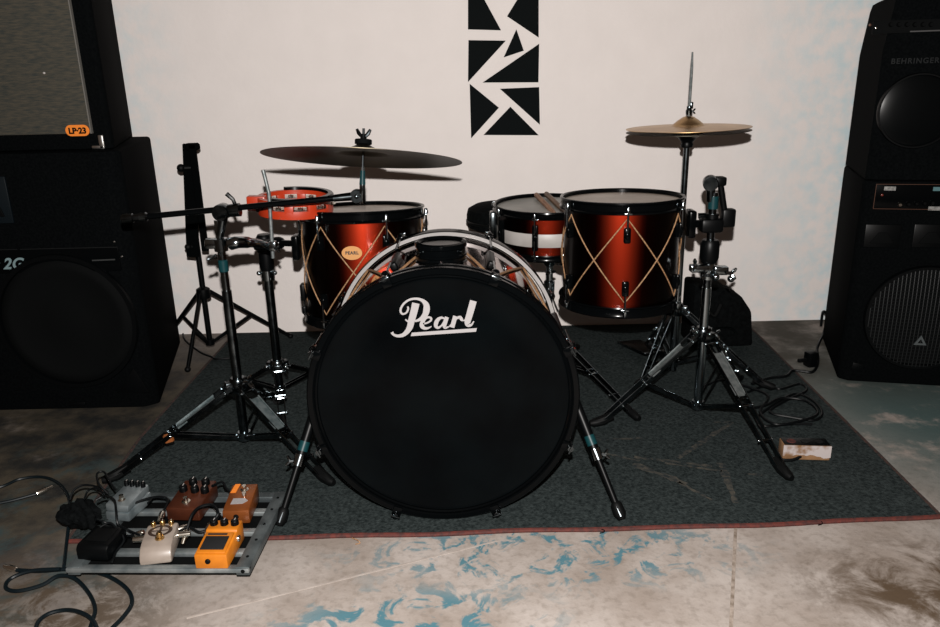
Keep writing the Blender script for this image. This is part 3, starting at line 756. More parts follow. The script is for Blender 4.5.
# right double stand: carries the right tom, arm folded up
RX, RYY = .662, 2.0
ds = thing('multi_clamp_stand', 'chrome double-braced stand right of the right tom, its arm folded up', 'drum stand', (RX, RYY, 0))
f1 = fl(785, 480)
tripod(ds, (RX, RYY), .262, .045, [f1[:2], fl(597, 428)[:2], rad(RX,RYY,50,.33)], .034, plate=True)
MB().cyl((RX,RYY,.03), (RX,RYY,.40), .0125, 18).build('lower_tube', chrome, ds)
MB().cyl((RX,RYY,.38), (RX,RYY,.665), .0105, 18).build('upper_tube', dark_chrome, ds)
hz = .268
for q in (-1, 1):
    mb = MB(); wing(mb, (RX+q*.022,RYY-.015,hz), (q,-.5,0), (0,0,1), .012); mb.build('leg_wing_screw', chrome, ds)
for k in range(5):
    a = 2*PI*k/5; mb = MB(); mb.ball((RX+.030*math.cos(a), RYY+.030*math.sin(a), hz+random.uniform(-.010,.010)), .006, None, (1,1,1), 10); mb.build('bolt', chrome, ds)
zc = at(707, 268, RYY).z
mb = MB(); T = Matrix.Translation(V((RX,RYY,0)))
mb.lathe([(.0125,zc-.03),(.02,zc-.03),(.021,zc+.0),(.017,zc+.004),(.0135,zc+.02)], T, 20)
mb.box((RX-.03,RYY-.015,zc+.004), (.05,.03,.02), None, .004); mb.box((RX+.03,RYY-.012,zc-.004), (.04,.028,.024), None, .005)
wing(mb, (RX-.045,RYY-.03,zc+.016), (-.5,-1,.5), (0,0,1), .014); wing(mb, (RX+.045,RYY-.028,zc-.008), (1,-.7,0), (0,0,1), .014)
wing(mb, (RX-.02,RYY-.03,zc-.012), (0,-1,0), (1,0,.4), .012); mb.ball((RX+.055,RYY-.03,zc-.024), .010); mb.ball((RX+.012,RYY-.03,zc-.018), .011)
mb.build('clamp', chrome, ds, label='bright chrome multi clamp with wing screws')
zb = at(710, 225, RYY).z
mb = MB(); mb.lathe([(0,zc+.015),(.020,zc+.015),(.026,zc+.03),(.026,zc+.07),(.021,zc+.08),(0,zc+.08)], T, 22)
mb.box((RX-.002,RYY,zb), (.06,.045,.038), None, .008); mb.lathe([(0,zb+.015),(.017,zb+.015),(.017,zb+.032),(0,zb+.032)], T, 18)
mb.build('top_block', black_satin, ds)
mb = MB(); pT = V((TRm[0]+.188, TRm[1]-.01, zb)); mb.tube([V((RX,RYY,zb)), pT], .011, 14); mb.box((0,0,0), (.02,.05,.075), Matrix.Translation(pT), .005); mb.tube([pT+V((.02,0,.02)), pT+V((.06,-.01,.024))], [.008,.006], 10); mb.build('tom_arm', black_gloss, ds)
mb = MB(); zg = at(713, 202, RYY).z; mb.lathe([(.0105,zg-.018),(.0135,zg-.018),(.0135,zg+.016),(.0105,zg+.016)], T, 18); mb.build('collar', teal_plastic, ds)
tc_ = at(712, 183, RYY)
mb = MB(); mb.lathe([(0,-.016),(.018,-.016),(.020,-.012),(.020,.012),(.018,.016),(0,.016)], frame(tc_+V((-.004,0,0)), (.25,1,.1)), 24); mb.tube([tc_+V((-.002,0,-.008)), tc_+V((0,0,-.05))], [.012,.0105], 14)
mb.build('tilter', dark_chrome, ds)
mb = MB(); mb.box((0,0,0), (.030,.034,.024), Matrix.Translation(tc_+V((.022,.006,.004))), .005)
p0 = tc_+V((.024,.006,0)); p1 = at(726, 222, RYY+.01); mb.tube([p0, p0.lerp(p1,.7), p1], .0085, 12); mb.box((0,0,0), (.036,.03,.05), Matrix.Translation(p1+V((.004,0,.012))), .006)
mb.build('folded_arm', black_satin, ds)

# hi-hat stand and cymbals
HX, HY = .655, 2.31
hx = at(688, 127, HY); HX = hx.x
hs = thing('hi_hat_stand', 'tall hi-hat stand with two cymbals behind the right tom', 'hi-hat stand', (HX, HY, 0))
zr = hx.z
MB().cyl((HX,HY,.03), (HX,HY,.50), .0135, 18).build('lower_tube', chrome, hs)
MB().cyl((HX,HY,.48), (HX,HY,zr-.045), .0095, 18).build('upper_tube', dark_chrome, hs)
MB().tube([(HX,HY,zr-.05), (HX,HY,at(690,68,HY).z), (HX-.001,HY,at(690,52,HY).z)], [.0046,.0044,.0026], 10).build('pull_rod', rod_m, hs)
T = Matrix.Translation(V((HX,HY,0)))
mb = MB(); mb.lathe([(.0096,zr-.062),(.017,zr-.060),(.019,zr-.052),(.017,zr-.045),(.030,zr-.028),(.030,zr-.024),(0,zr-.024)], T, 28); mb.build('cymbal_seat', black_satin, hs)
mb = MB(); mb.lathe([(.0042,zr+.036),(.009,zr+.036),(.010,zr+.048),(.0075,zr+.052),(.0075,zr+.060),(.0042,zr+.062)], T, 16, True); wing(mb, (HX+.006,HY-.004,zr+.046), (1,-.4,0), (0,0,1), .007); mb.box((HX+.007,HY,zr+.063),(.008,.008,.02),None,.002); mb.build('clutch', dark_chrome, hs)
tripod(hs, (HX, HY), .24, .06, [fl(640,388)[:2], rad(HX,HY,335,.30), rad(HX,HY,95,.27)], .030)
mb = MB(); q = HX; mb.prism([(-.04,-.13),(.04,-.13),(.045,.1),(-.045,.1)], Matrix.Translation(V((HX-.06, HY+.22, .030))) @ Matrix.Rotation(.2, 4, 'Z') @ Matrix.Rotation(-.16, 4, 'X'), 0, .008, .002)
mb.box((HX-.03, HY+.08, .016),(.06,.05,.012),None,.003); mb.build('pedal', dark_chrome, hs)
mb = MB(); mb.lathe(cymbal(.1835, .043, .034, .007), Matrix.Translation(V((HX,HY,zr-.002))) @ Matrix.Rotation(math.radians(-1.2), 4, 'Y'), 80, True)
solo(mb, 'hi_hat_cymbal', bronze, 'upper gold-brown hi-hat cymbal with raised bell facing up', 'cymbal', 'hi-hat cymbals', (HX,HY,zr), 50)
mb = MB(); mb.lathe([(r, -z) for r, z in cymbal(.1835, .043, .026, .008)], Matrix.Translation(V((HX,HY,zr-.013))) @ Matrix.Rotation(math.radians(-1.2), 4, 'Y'), 80, True)
solo(mb, 'hi_hat_cymbal', old_bronze, 'lower darker hi-hat cymbal turned upside down under the other', 'cymbal', 'hi-hat cymbals', (HX,HY,zr-.02), 50)

# snare stand
ss = thing('snare_stand', 'chrome snare stand mostly hidden behind the bass drum', 'drum stand', (SN[0]+.01, SN[1], 0))
X_, Y_ = SN[0]+.01, SN[1]
MB().cyl((X_,Y_,.03), (X_,Y_,.40), .0115, 16).build('tube', chrome, ss)
sf = fl(634, 421)
tripod(ss, (X_, Y_), .16, .06, [sf[:2], rad(X_,Y_,60,.25), rad(X_,Y_,180,.30)], .028)
mb = MB(); mb.ball((X_,Y_,.40), .022); wing(mb, (X_+.0,Y_-.022,.37), (0,-1,0), (1,0,.3), .014); mb.build('tilter', chrome, ss)
MB().lathe([(.0115,.30),(.017,.30),(.018,.33),(.012,.335)], Matrix.Translation(V((X_,Y_,0))), 16).build('height_collar', chrome, ss)
for k in range(3):
    a = math.radians(-80 + 120*k); d = V((math.cos(a), math.sin(a), 0)); mb = MB()
    p = V((X_-.01,Y_,0))
    mb.tube(smooth([V((X_,Y_,.405)), p + d*.10 + V((0,0,.418)), p + d*.172 + V((0,0,.430)), p + d*.184 + V((0,0,.455)), p + d*.180 + V((0,0,.466))], 5), .006, 10); mb.build('basket_arm', chrome, ss)

# ------------------------------------------------------------------ throne
thx, thy = .135, 2.655
th = thing('drum_throne', 'round black padded drum stool behind the snare drum', 'stool', (thx, thy, 0))
T = Matrix.Translation(V((thx, thy, 0)))
mb = MB(); mb.lathe([(0,.455),(.12,.455),(.134,.462),(.138,.48),(.139,.505),(.134,.525),(.11,.538),(.06,.545),(0,.547)], T, 48); st = mb.build('seat', fabric_black, th)
mb = MB(); mb.lathe([(.1375,.478),(.1415,.480),(.1415,.486),(.1385,.488)], T, 48, True); mb.build('piping', black_rubber, st)
MB().cyl((thx,thy,.03), (thx,thy,.456), .014, 16).build('post', dark_chrome, th)
tripod(th, (thx, thy), .22, .06, [rad(thx,thy,205,.2), rad(thx,thy,320,.2), rad(thx,thy,88,.2)], .026)

# ------------------------------------------------------------------ music stand
matt_metal = mat('matt_black_metal', (.0014,.0017,.0018), .9, 0, 0, .05, .01)
MYY = 2.62; MX = at(210, 342, MYY).x
ms = thing('music_stand', 'thin black folded music stand on a tripod by the back wall', 'music stand', (MX, MYY, 0))
hubz = at(204, 292, MYY).z; dz = at(196, 225, MYY).z
MB().tube([(MX,MYY,at(210,340,MYY).z), (MX,MYY,dz)], .010, 14).build('pole', black_satin, ms)
T = Matrix.Translation(V((MX,MYY,0)))
MB().lathe([(.010,hubz-.022),(.024,hubz-.022),(.026,hubz-.01),(.024,hubz+.012),(.014,hubz+.018),(.010,hubz+.018)], T, 18, True).build('collar', black_satin, ms)
kz = at(210, 342, MYY).z
MB().lathe([(0,kz-.012),(.016,kz-.010),(.016,kz+.012),(.010,kz+.014)], T, 16).build('lower_collar', black_satin, ms)
for fx, fy in ((-1.215, 2.815), (-.715, 2.80), tuple(fl(188, 372)[:2])):
    d = V((fx-MX, fy-MYY, 0)).normalized(); hub = V((MX,MYY,hubz)) + d*.022; ft = V((fx,fy,.010))
    lg = MB().beam(hub, ft, .010, .014, V((-d.y,d.x,0))).build('leg', black_satin, ms)
    MB().ball(ft, .011).build('rubber_foot', black_rubber, lg)
    MB().beam(V((MX,MYY,kz)) + d*.014, hub.lerp(ft,.5), .008, .012, V((-d.y,d.x,0))).build('brace', black_satin, ms)
# desk folded up into a narrow bundle of flat arms
mb = MB(); mb.beam(at(189, 144, MYY-.01), at(193, 257, MYY-.01), .043, .014, (1,0,0)); mb.build('desk', matt_metal, ms)
mb = MB(); mb.beam(at(192, 144, MYY-.03), at(205.5, 251, MYY-.03), .024, .010, (1,0,0)); mb.build('folded_arm', matt_metal, ms)
mb = MB(); mb.beam(at(192, 143, MYY-.02), at(193, 150, MYY-.02), .046, .030, (1,0,0)); mb.build('hinge', matt_metal, ms)
kc = at(181, 168, MYY-.02); mb = MB(); mb.cyl(kc + V((.03,.01,0)), kc, .008, 10); mb.ball(kc, .014); mb.build('knob', black_rubber, ms)
mb = MB(); kb = at(188, 247, MYY-.02); mb.cyl(V((MX,MYY,kb.z)), kb, .008, 10); mb.ball(kb, .012); mb.build('knob', black_rubber, ms)

# ------------------------------------------------------------------ left cabinets
def plan_prism(root, name, poly, z0, z1, m, bev=.012):
    mb = MB(); mb.prism(poly, Matrix(), z0, z1, bev); return mb.build(name, m, root)
FY = 2.155
lc = thing('bass_amplifier', 'lower black speaker cabinet of the left stack, standing on the floor', 'amplifier', (-1.33, 2.45, 0))
LZ = .797
body = plan_prism(lc, 'body', [(-1.655,FY),(-1.03,FY),(-.992,FY+.03),(-1.137,2.76),(-1.55,2.76),(-1.69,FY+.03)], .004, LZ, tolex, .010)
for (x, y) in ((-1.6,2.24),(-1.07,2.24),(-1.5,2.68),(-1.18,2.68)): MB().cyl((x,y,0), (x,y,.016), .022, 14).build('rubber_foot', black_rubber, lc)
XF = frame((0, FY, 0), (0,-1,0), (1,0,0))   # local x = world x, local y = world z, z out of the front
def fp(px, py, off=0.0): return at(px, py, FY-off)
# control strip
zt0 = fp(60,248).z; zt1 = fp(60,272).z
mb = MB(); mb.box((-1.33, FY-.002, (zt0+zt1)/2), (.60,.006,zt0-zt1), None, .002); cp = mb.build('control_panel', black_gloss, lc)
mb = MB(); mb.box((-1.33, FY-.0055, zt0), (.60,.002,.0022), None, 0); mb.build('panel_edge', grille_metal, cp)
c_ = fp(19, 264, .006); mb = MB(); mb.mesh(text_mesh('r 2G', .046, .35, .0006, .0012, 1.05), frame(c_ + V((-.036,0,0)), (0,-1,0), (1,0,0))); mb.build('lettering', mat('pale_teal_print', (.13,.19,.20), .5), cp, label='pale italic lettering ending in 2G')
a_ = fp(92,260.5,.006); e_ = fp(115,259.5,.006); mb = MB(); mb.beam(a_, e_, .004, .001, (0,0,1)); mb.build('panel_label', mat('grey_print', (.02,.022,.022), .5), cp)
for (px, py) in ((59.5,252.5),(70,251.5),(19,249),(114.5,241.5),(122,256.5)):
    mb = MB(); q = fp(px, py, .004); r_ = .0028 if px > 100 else .004; mb.lathe([(0,.004),(r_*.7,.004),(r_,.002),(r_,0)], frame(q, (0,-1,0)), 12); mb.build('screw' if px > 100 else 'knob', bright_metal if px > 100 else black_satin, lc)
# woofer
wc = fp(68, 322); wr = .21
mb = MB(); mb.lathe([(wr-.014,.001),(wr-.012,.012),(wr,.012),(wr+.002,.008),(wr+.002,.0)], frame((wc.x,FY,wc.z), (0,-1,0)), 64); mb.build('speaker_ring', black_satin, lc)
mb = MB(); mb.lathe([(0,.004),(.06,.003),(.075,.001),(.15,.006),(.165,.011),(.182,.011),(.195,.002)], frame((wc.x,FY,wc.z), (0,-1,0)), 64); mb.build('speaker_cone', black_matt, lc)
mb = MB(); p_ = [fp(134,368), fp(118,392), fp(150,392)]
mb.prism([(p.x, p.z) for p in p_], XF, 0, .004, .001); mb.build('port', black_satin, lc)
mb = MB(); q = fp(78,403); mb.box((q.x, FY-.003, .024), (.05,.006,.012), None, .002); mb.build('emblem', black_satin, lc)
hq = fp(2, 192); mb = MB(); mb.prism([(hq.x-.20,hq.z-.09),(hq.x+.02,hq.z-.09),(hq.x+.02,hq.z+.045),(hq.x-.20,hq.z+.045)], XF, .0, .008, .003); hn = mb.build('horn', mat('blue_black_plastic', (.0025,.0045,.006), .35, 0, 0, .05, .2), lc)
mb = MB(); mb.prism([(hq.x-.18,hq.z-.07),(hq.x-.0,hq.z-.07),(hq.x-.03,hq.z+.025),(hq.x-.15,hq.z+.025)], XF, .006, .012, .003); mb.build('horn_throat', black_satin, hn)

uc = thing('speaker_cabinet', 'tall speaker cabinet with grey cloth grille, on top of the left amplifier', 'speaker', (-1.35, 2.45, LZ))
UY = 2.20; u0 = LZ + .002; u1 = 1.62
plan_prism(uc, 'body', [(-1.66,UY),(-1.030,UY),(-1.018,UY+.012),(-1.196,2.75),(-1.52,2.75),(-1.67,UY+.012)], u0, u1, tolex, .006)
gx1 = at(92, 127, UY).x; gz0 = at(60, 134, UY).z
mb = MB(); mb.box(((gx1-1.64)/2, UY-.004, (gz0+1.58)/2), (gx1+1.64, .012, 1.58-gz0), None, .003); gr = mb.build('grille', grille_grey, uc, label='grey woven grille cloth')
mb = MB(); mb.box((gx1, UY-.006, (gz0+1.58)/2), (.003,.012,1.58-gz0), None, 0); mb.build('piping', mat('grey_piping', (.10,.095,.085), .6), gr)
a_ = at(44, 73, UY-.011); MB().ball(a_, .003, None, (1.2,.4,1), 8).build('paint_fleck', white_tape, gr)
c_ = at(77.5, 130.5, UY-.012); M = frame(c_, (0,-1,0), (1,0,0)); w_, h_ = .034, .0155
cap = [(w_-h_+h_*math.cos(t), h_*math.sin(t)) for t in [(-PI/2)+PI*i/10 for i in range(11)]] + [(-w_+h_+h_*math.cos(t), h_*math.sin(t)) for t in [(PI/2)+PI*i/10 for i in range(11)]]
mb = MB(); mb.prism(cap, M, -.001, .0008, 0); stk = mb.build('sticker', sticker_orange, uc, label='orange rounded sticker with black LP-23')
mb = MB(); mb.mesh(text_mesh('LP·23', .0225, 0, .0003, .0011, 1.0), M @ Matrix.Translation(V((0,-.0015,.0012)))); mb.build('sticker_lettering', black_matt, stk)
c_ = at(101, 136, UY-.01); mb = MB(); mb.box((c_.x-.003, UY-.006, u0+.02), (.014,.010,.04), None, .003); mb.box((c_.x-.014, UY-.006, u0+.006), (.036,.010,.010), None, .003); mb.build('corner_protector', bright_metal, uc)

# ------------------------------------------------------------------ right cabinets
RO_ = V((1.195, 2.243, 0)); th_r = math.atan2(-.066, .293)
def local_front(px, py, Mroot, off=0.0):
    """point on the front plane (local y = -off) of a turned cabinet"""
    inv = Mroot.inverted(); o_ = inv @ V((0,0,H)); d_ = inv.to_3x3() @ ray(px, py)
    t_ = (-off - o_.y)/d_.y; return o_ + d_*t_
ra = thing('keyboard_amplifier', 'lower black cabinet of the right stack with orange-edged control panel', 'amplifier', tuple(RO_), th_r)
MR = ROOT[ra.name]
mb = MB(); invp = (MR.inverted() @ V((1.326, 2.644, 0)))
RZ = .652
W_ = .52
pl = [(0,.02),(.03,0),(W_-.03,0),(W_,.02),(W_-invp.x-.02,invp.y),(invp.x,invp.y)]
mb.prism(pl, Matrix(), .004, RZ, .010); mb.build('body', tolex, ra, True)
for (x, y) in ((.08,.06),(W_-.08,.06),(.12,.32),(W_-.12,.32)): MB().cyl((x,y,0), (x,y,.018), .02, 12).build('rubber_foot', black_rubber, ra, True)
XL = Matrix(((1,0,0,0),(0,0,-1,0),(0,1,0,0),(0,0,0,1)))   # prism xy -> local x,z ; extrude towards -y
p0 = local_front(875.5,184,MR); p1 = local_front(873.5,208.5,MR)
px0, pz1, pz0 = p0.x+.002, p0.z, p1.z; px1 = W_-.045
mb = MB(); mb.prism([(px0,pz0),(px1,pz0),(px1,pz1),(px0,pz1)], XL, 0, .003, .001); cp = mb.build('control_panel', black_gloss, ra, True)
mb = MB()
for (a, c) in (((px0,pz0),(px1,pz0)), ((px1,pz0),(px1,pz1)), ((px1,pz1),(px0,pz1)), ((px0,pz1),(px0,pz0))):
    mb.beam((a[0],-.0035,a[1]), (c[0],-.0035,c[1]), .0022, .0014, (0,1,0))
mb.build('trim_line', copper_line, cp, True, 'thin orange line around the panel')
def plate(px0_, py0_, px1_, py1_, m, nm, par, Mx, off=.004):
    a = local_front(px0_, py0_, Mx, off); c = local_front(px1_, py1_, Mx, off)
    mb = MB(); mb.prism([(a.x,c.z),(c.x,c.z),(c.x,a.z),(a.x,a.z)], XL, off-.001, off+.0006, 0); return mb.build(nm, m, par, True)
plate(884.5,186.5,895.5,190.5, sticker_white, 'panel_sticker', cp, MR)
plate(933.5,187,945,191, lens_blue, 'panel_sticker', cp, MR)
plate(928.5,206.5,945,210.5, sticker_white, 'panel_sticker', cp, MR)
q = local_front(882,195,MR,.003); MB().lathe([(0,.005),(.003,.004),(.004,0)], frame(q, (0,-1,0)), 12).build('red_lamp', led_red, cp, True)
for i, (px, py, m_) in enumerate([(899.5,204.5,nickel),(908,204,black_satin),(916,203.5,black_satin),(924,203,black_satin),(932,202.5,black_satin)]):
    q = local_front(px, py, MR, .003); mb = MB(); mb.lathe([(0,.010),(.004,.010),(.006,.007),(.0065,0)], frame(q, (0,-1,0)), 16); mb.build('jack' if i == 0 else 'knob', m_, cp, True)
for px in (882, 931):
    q = local_front(px, 236, MR); mb = MB(); mb.prism([(q.x-.05,q.z-.036),(q.x+.05,q.z-.036),(q.x+.05,q.z+.036),(q.x-.05,q.z+.036)], XL, 0, .005, .003)
    hn = mb.build('tweeter_horn', black_satin, ra, True)
    mb = MB(); mb.prism([(q.x-.034,q.z-.022),(q.x+.034,q.z-.022),(q.x+.012,q.z+.012),(q.x-.012,q.z+.012)], XL, .005, .008, .002); mb.build('horn_throat', black_matt, hn, True)
q = local_front(922, 318, MR); wr = .165
mb = MB(); mb.lathe([(wr-.012,.002),(wr-.010,.014),(wr,.014),(wr+.003,.008),(wr+.003,0)], frame((q.x,0,q.z), (0,-1,0)), 64); rg_ = mb.build('speaker_ring', black_satin, ra, True)
mb = MB(); mb.lathe([(0,.002),(.05,.0015),(wr-.012,.003)], frame((q.x,0,q.z), (0,-1,0)), 48); mb.build('speaker_cone', black_matt, ra, True)
mb = MB(); st_ = .011; kk = int(wr/st_)
def gz(r2): return -.013 - .010*(1 - r2/(wr*wr))
for i in range(-kk, kk+1):
    for orient in (0, 1):
        hw = math.sqrt(max(0, (wr-.008)**2 - (i*st_)**2))
        if hw < .01: continue
        pts = []
        for j in range(9):
            s_ = -hw + 2*hw*j/8; x, z = (i*st_, s_) if orient else (s_, i*st_); pts.append(V((q.x+x, gz(x*x+z*z), q.z+z)))
        mb.tube(pts, .0016, 5)
gm = mb.build('grille', grille_metal, ra, True)
e_ = local_front(920.5, 342, MR, .026); s_ = .021
mb = MB(); o3 = [(math.cos(PI/2+2*PI*k/3), math.sin(PI/2+2*PI*k/3)) for k in range(3)]
for k in range(3):
    a, c = o3[k], o3[(k+1) % 3]
    mb.prism([(e_.x+a[0]*s_, e_.z+a[1]*s_),(e_.x+c[0]*s_, e_.z+c[1]*s_),(e_.x+c[0]*s_*.45, e_.z+c[1]*s_*.45),(e_.x+a[0]*s_*.45, e_.z+a[1]*s_*.45)], XL, .022, .026, 0)
mb.build('emblem', mat('grey_emblem', (.05,.058,.06), .4), ra, True, 'grey triangle emblem on the grille')
q = local_front(858, 366, MR); mb = MB(); mb.prism([(q.x-.02,q.z-.01),(q.x+.012,q.z-.014),(q.x+.016,q.z+.008),(q.x-.016,q.z+.012)], XL, 0, .004, .001); mb.build('corner_plate', black_satin, ra, True)

rs_ = thing('stage_monitor', 'upper black speaker of the right stack, rounded at its top', 'speaker', (RO_.x, RO_.y, RZ), th_r)
MU = ROOT[rs_.name]
iz = at(856, 55, 2.644).z - RZ; tz_ = at(868, 3, 2.644).z - RZ
ins = .004
plan = [(0+ins,.02),(.03,ins),(W_-.03,ins),(W_-ins,.02),(W_-invp.x-.02,invp.y-ins),(invp.x+ins,invp.y-ins)]
b_ = bmesh.new(); rings = []
for (z, s_) in ((.003,0),(.012,-.001),(iz,0),(tz_-.03,.016),(tz_-.008,.022),(tz_,.036)):
    ring = []
    for (x, y) in plan:
        cx, cy = W_/2, invp.y/2
        ring.append(b_.verts.new((x + s_*(1 if x < cx else -1), y + (s_*.4 if y > cy else s_*.15), z)))
    rings.append(ring)
for i in range(len(rings)-1):
    for k in range(6): b_.faces.new([rings[i][k], rings[i][(k+1) % 6], rings[i+1][(k+1) % 6], rings[i+1][k]])
b_.faces.new(rings[0][::-1]); b_.faces.new(rings[-1])
mb = MB(); mb._merge(b_, Matrix()); mb.build('body', tolex, rs_, True)
a = local_front(874,21,MU,.002); c = local_front(874,34,MU,.002)
mb = MB(); mb.prism([(a.x,c.z),(W_-.06,c.z),(W_-.06,a.z),(a.x,a.z)], XL, -.008, .003, .001); cp = mb.build('control_panel', black_matt, rs_, True)
p_ = local_front(910,31.5,MU,.004); mb = MB(); mb.beam((p_.x,-.004,p_.z), (W_-.10,-.004,p_.z+.001), .0035, .001, (0,0,1)); mb.build('panel_line', mat('grey_line', (.03,.03,.03), .5), cp, True)
for (px, py, m_) in ((870,25,copper_line),(876,28,nickel)):
    q = local_front(px, py, MU, .001); MB().ball(q, .004, None, (1,.7,1), 8).build('indicator_lamp', m_, cp, True)
for px in (891, 899, 907, 915, 923, 931):
    q = local_front(px, 24.5, MU, .003); mb = MB(); mb.lathe([(0,.010),(.005,.010),(.007,0)], frame(q, (0,-1,0)), 14); mb.build('knob', black_matt, cp, True)
q = local_front(915, 61, MU, .001); mb = MB(); mb.mesh(text_mesh('BEHRINGER', .0205, 0, .0006, .0004, 1.2), Matrix.Translation(q) @ XL @ Matrix.Translation(V((0,0,.0)))); mb.build('lettering', mat('dark_grey_print', (.008,.009,.0095), .5, 0, 0, .05, .1), rs_, True)
q = local_front(917, 111, MU); wr = .104
mb = MB(); mb.lathe([(wr-.006,.001),(wr-.004,.009),(wr,.009),(wr+.002,.004),(wr+.002,-.004)], frame((q.x,0,q.z), (0,-1,0)), 56); mb.build('speaker_ring', black_satin, rs_, True)
mb = MB(); mb.lathe([(0,.0105),(wr*.3,.0098),(wr*.6,.0075),(wr*.85,.004),(wr-.004,.001)], frame((q.x,0,q.z), (0,-1,0)), 56)
domem = mat('dark_dome_mesh', (.0014,.0018,.002), .24, 0, 0, .05, .12); mb.build('speaker_dome', domem, rs_, True)

# black bag beside the right stand
bgx0 = at(712, 285, 2.55); 
bgm = thing('equipment_bag', 'black soft equipment bag standing behind the hi-hat stand', 'bag', (.90, 2.58, 0))
mb = MB()
zt_ = at(716, 286, 2.56).z
xa = at(692, 300, 2.56).x; xb = at(728, 288, 2.56).x; xc = at(738, 297, 2.56).x; xd = at(746, 345, 2.56).x
pz = [(xa, .02),(xd+.02,.02),(xd+.004,.15),(xc+.004,at(738,294,2.56).z),(xb+.004,at(738,292,2.56).z),(xb-.002,zt_-.004),(xa,zt_+.01)]
mb.prism(pz, Matrix(((1,0,0,0),(0,0,1,0),(0,1,0,0),(0,0,0,1))), 2.54, 2.68, .012); mb.build('body', fabric_black, bgm)
mb = MB(); mb.tube(smooth([(xa+.03,2.532,zt_-.05),(xa+.07,2.525,zt_-.10),(xb-.03,2.532,zt_-.06)], 8), .007, 8); mb.build('handle', black_rubber, bgm)
mb = MB(); mb.tube(smooth([(xa+.01,2.536,zt_-.16),(xb,2.536,zt_-.15),(xc-.005,2.536,zt_-.17)], 6), .004, 6); mb.build('zip', dark_chrome, bgm)

# ------------------------------------------------------------------ cords on the rug, power strip, plug
def cord(name, pts, r, m, label, cat='cable', k=8, n_=8, group=None):
    mb = MB(); mb.tube(smooth(pts, k), r, n_); return solo(mb, name, m, label, cat, group)
ps = fl(806, 450, .03)
yaw = math.radians(-6)
pst = thing('power_strip', 'worn white and brown power strip at the right of the rug', 'power strip', (ps.x, ps.y+.01, .0055), yaw)
mb = MB(); mb.box((0,0,.022), (.118,.042,.042), None, .003); pb = mb.build('body', strip_brown, pst, True)
MB().box((0,0,.0435), (.114,.039,.002), None, .0006).build('socket_plate', black_satin, pst, True)
mb = MB(); nxx = 14
top = [V((-.06+.12*i/nxx, 0, .0)) for i in range(nxx+1)]
vs = []
for i in range(nxx+1):
    x = -.0595+.119*i/nxx; zl = .010 + .004*math.sin(i*.9) + .004*random.random() + (.008 if i in (4,5,6) else 0)
    vs.append((x, zl))
poly = vs + [(.0595,.0425),(-.0595,.0425)]
mb.prism(poly, Matrix(((1,0,0,0),(0,0,-1,0),(0,1,0,0),(0,0,0,1))), .0205, .0222, 0)
mb.build('torn_wrapper', strip_mat, pst, True, 'torn whitish wrapper')
for k in range(3):
    MB().lathe([(0,.0455),(.011,.0455),(.012,.0445),(.012,.043)], Matrix.Translation(V((-.035+.035*k,0,0))), 16).build('socket', red_edge if k == 0 else black_satin, pst, True)
q = V((ps.x, ps.y, 0))
cord('electrical_cable', [fl(806,452,.022)+V((-.012,-.004,0)), fl(801,456,.016), fl(792,460,.011), fl(780,459,.011), fl(775,452,.011), fl(770,440,.011), fl(758,425,.011)], .0042, cable_m, 'short black cord looping from the front of the power strip')
R6 = .0105
cord('electrical_cable', [fl(x, y, R6) for x, y in [(748,392),(768,385),(780,389),(800,384),(806,391),(783,402),(770,412),(790,417),(815,420),(822,412),(812,400),(795,394),(775,404),(757,418),(764,426),(790,424),(812,424)]], .0042, cable_m, 'tangled black cord in loops behind the power strip')
cord('electrical_cable', [fl(x, y, R6+.008) for x, y in [(700,388),(722,380),(745,386),(768,396),(760,412),(775,424),(800,421),(818,413),(806,401),(782,398),(766,405),(752,408)]], .004, cable_m, 'black cord curling from the right stand into the tangle')
cord('electrical_cable', [fl(x, y, .010) for x, y in [(752,384),(770,378),(786,376),(792,371),(800,371),(812,372),(817,366)]] + [fl(818,358,.010), fl(817,350,.012), fl(819,343,.02), at(824,332,2.70), at(827,316,2.70), at(823,312,2.70), at(821,326,2.70)], .005, cable_m, 'black mains cord running off the rug up behind the right cabinets')
q = fl(810, 366, .0)
ad_ = thing('plug_adapter', 'black plug adapter on the bare floor beside the right cabinets', 'adapter', tuple(q), math.radians(15))
mb = MB(); mb.box((0,0,.026), (.036,.034,.052), None, .005); mb.build('body', black_satin, ad_, True)
mb = MB(); mb.box((-.034,0,.026), (.034,.012,.012), None, .003); mb.build('prong', black_rubber, ad_, True)
pzz = at(820,331,2.50); 
# small black hanging thing (cord reel) at the side of the cabinet
cord('cable', [fl(x, y, .0075 if x < 205 else .010) for x, y in [(183,334),(186,341),(200,352),(212,357),(216,359),(232,358)]], .004, cable_m, 'thin black cable on the floor at the foot of the music stand')

# ------------------------------------------------------------------ pedalboard
pbz = .05
A0 = fl(65,569,pbz); A1 = fl(247,572,pbz); A2 = fl(279,492,pbz)
ux = (A1-A0); ux.z = 0; PW = ux.length; ang_ = math.radians(-2.2)
pd = thing('pedalboard', 'aluminium slatted pedalboard frame lying on the floor at lower left', 'pedalboard', (A0.x, A0.y, 0), ang_)
MP = ROOT[pd.name]; PD = (MP.inverted() @ A2).y
def bx(nm, x0, x1, y0, y1, z0, z1, m, bev=.002):
    mb = MB(); mb.box(((x0+x1)/2,(y0+y1)/2,(z0+z1)/2), (x1-x0,y1-y0,z1-z0), None, bev); return mb.build(nm, m, pd, True)
o = bx('front_rail', 0, PW, 0, .016, .040, pbz, alu)
bx('back_rail', 0, PW, PD-.022, PD, .032, pbz, alu_dark)
bx('gap_shade_sheet', .006, PW-.006, .012, PD-.006, .030, .036, black_matt)  # black sheet added beneath the slats, standing in for shade in the gaps
sh_ = .012
rr_ = bx('side_rail', PW-.028, PW, .004, PD, .032, pbz+.002, alu_dark); bx('side_rail', 0, .026, .004, PD, .032, pbz+.002, alu_dark)
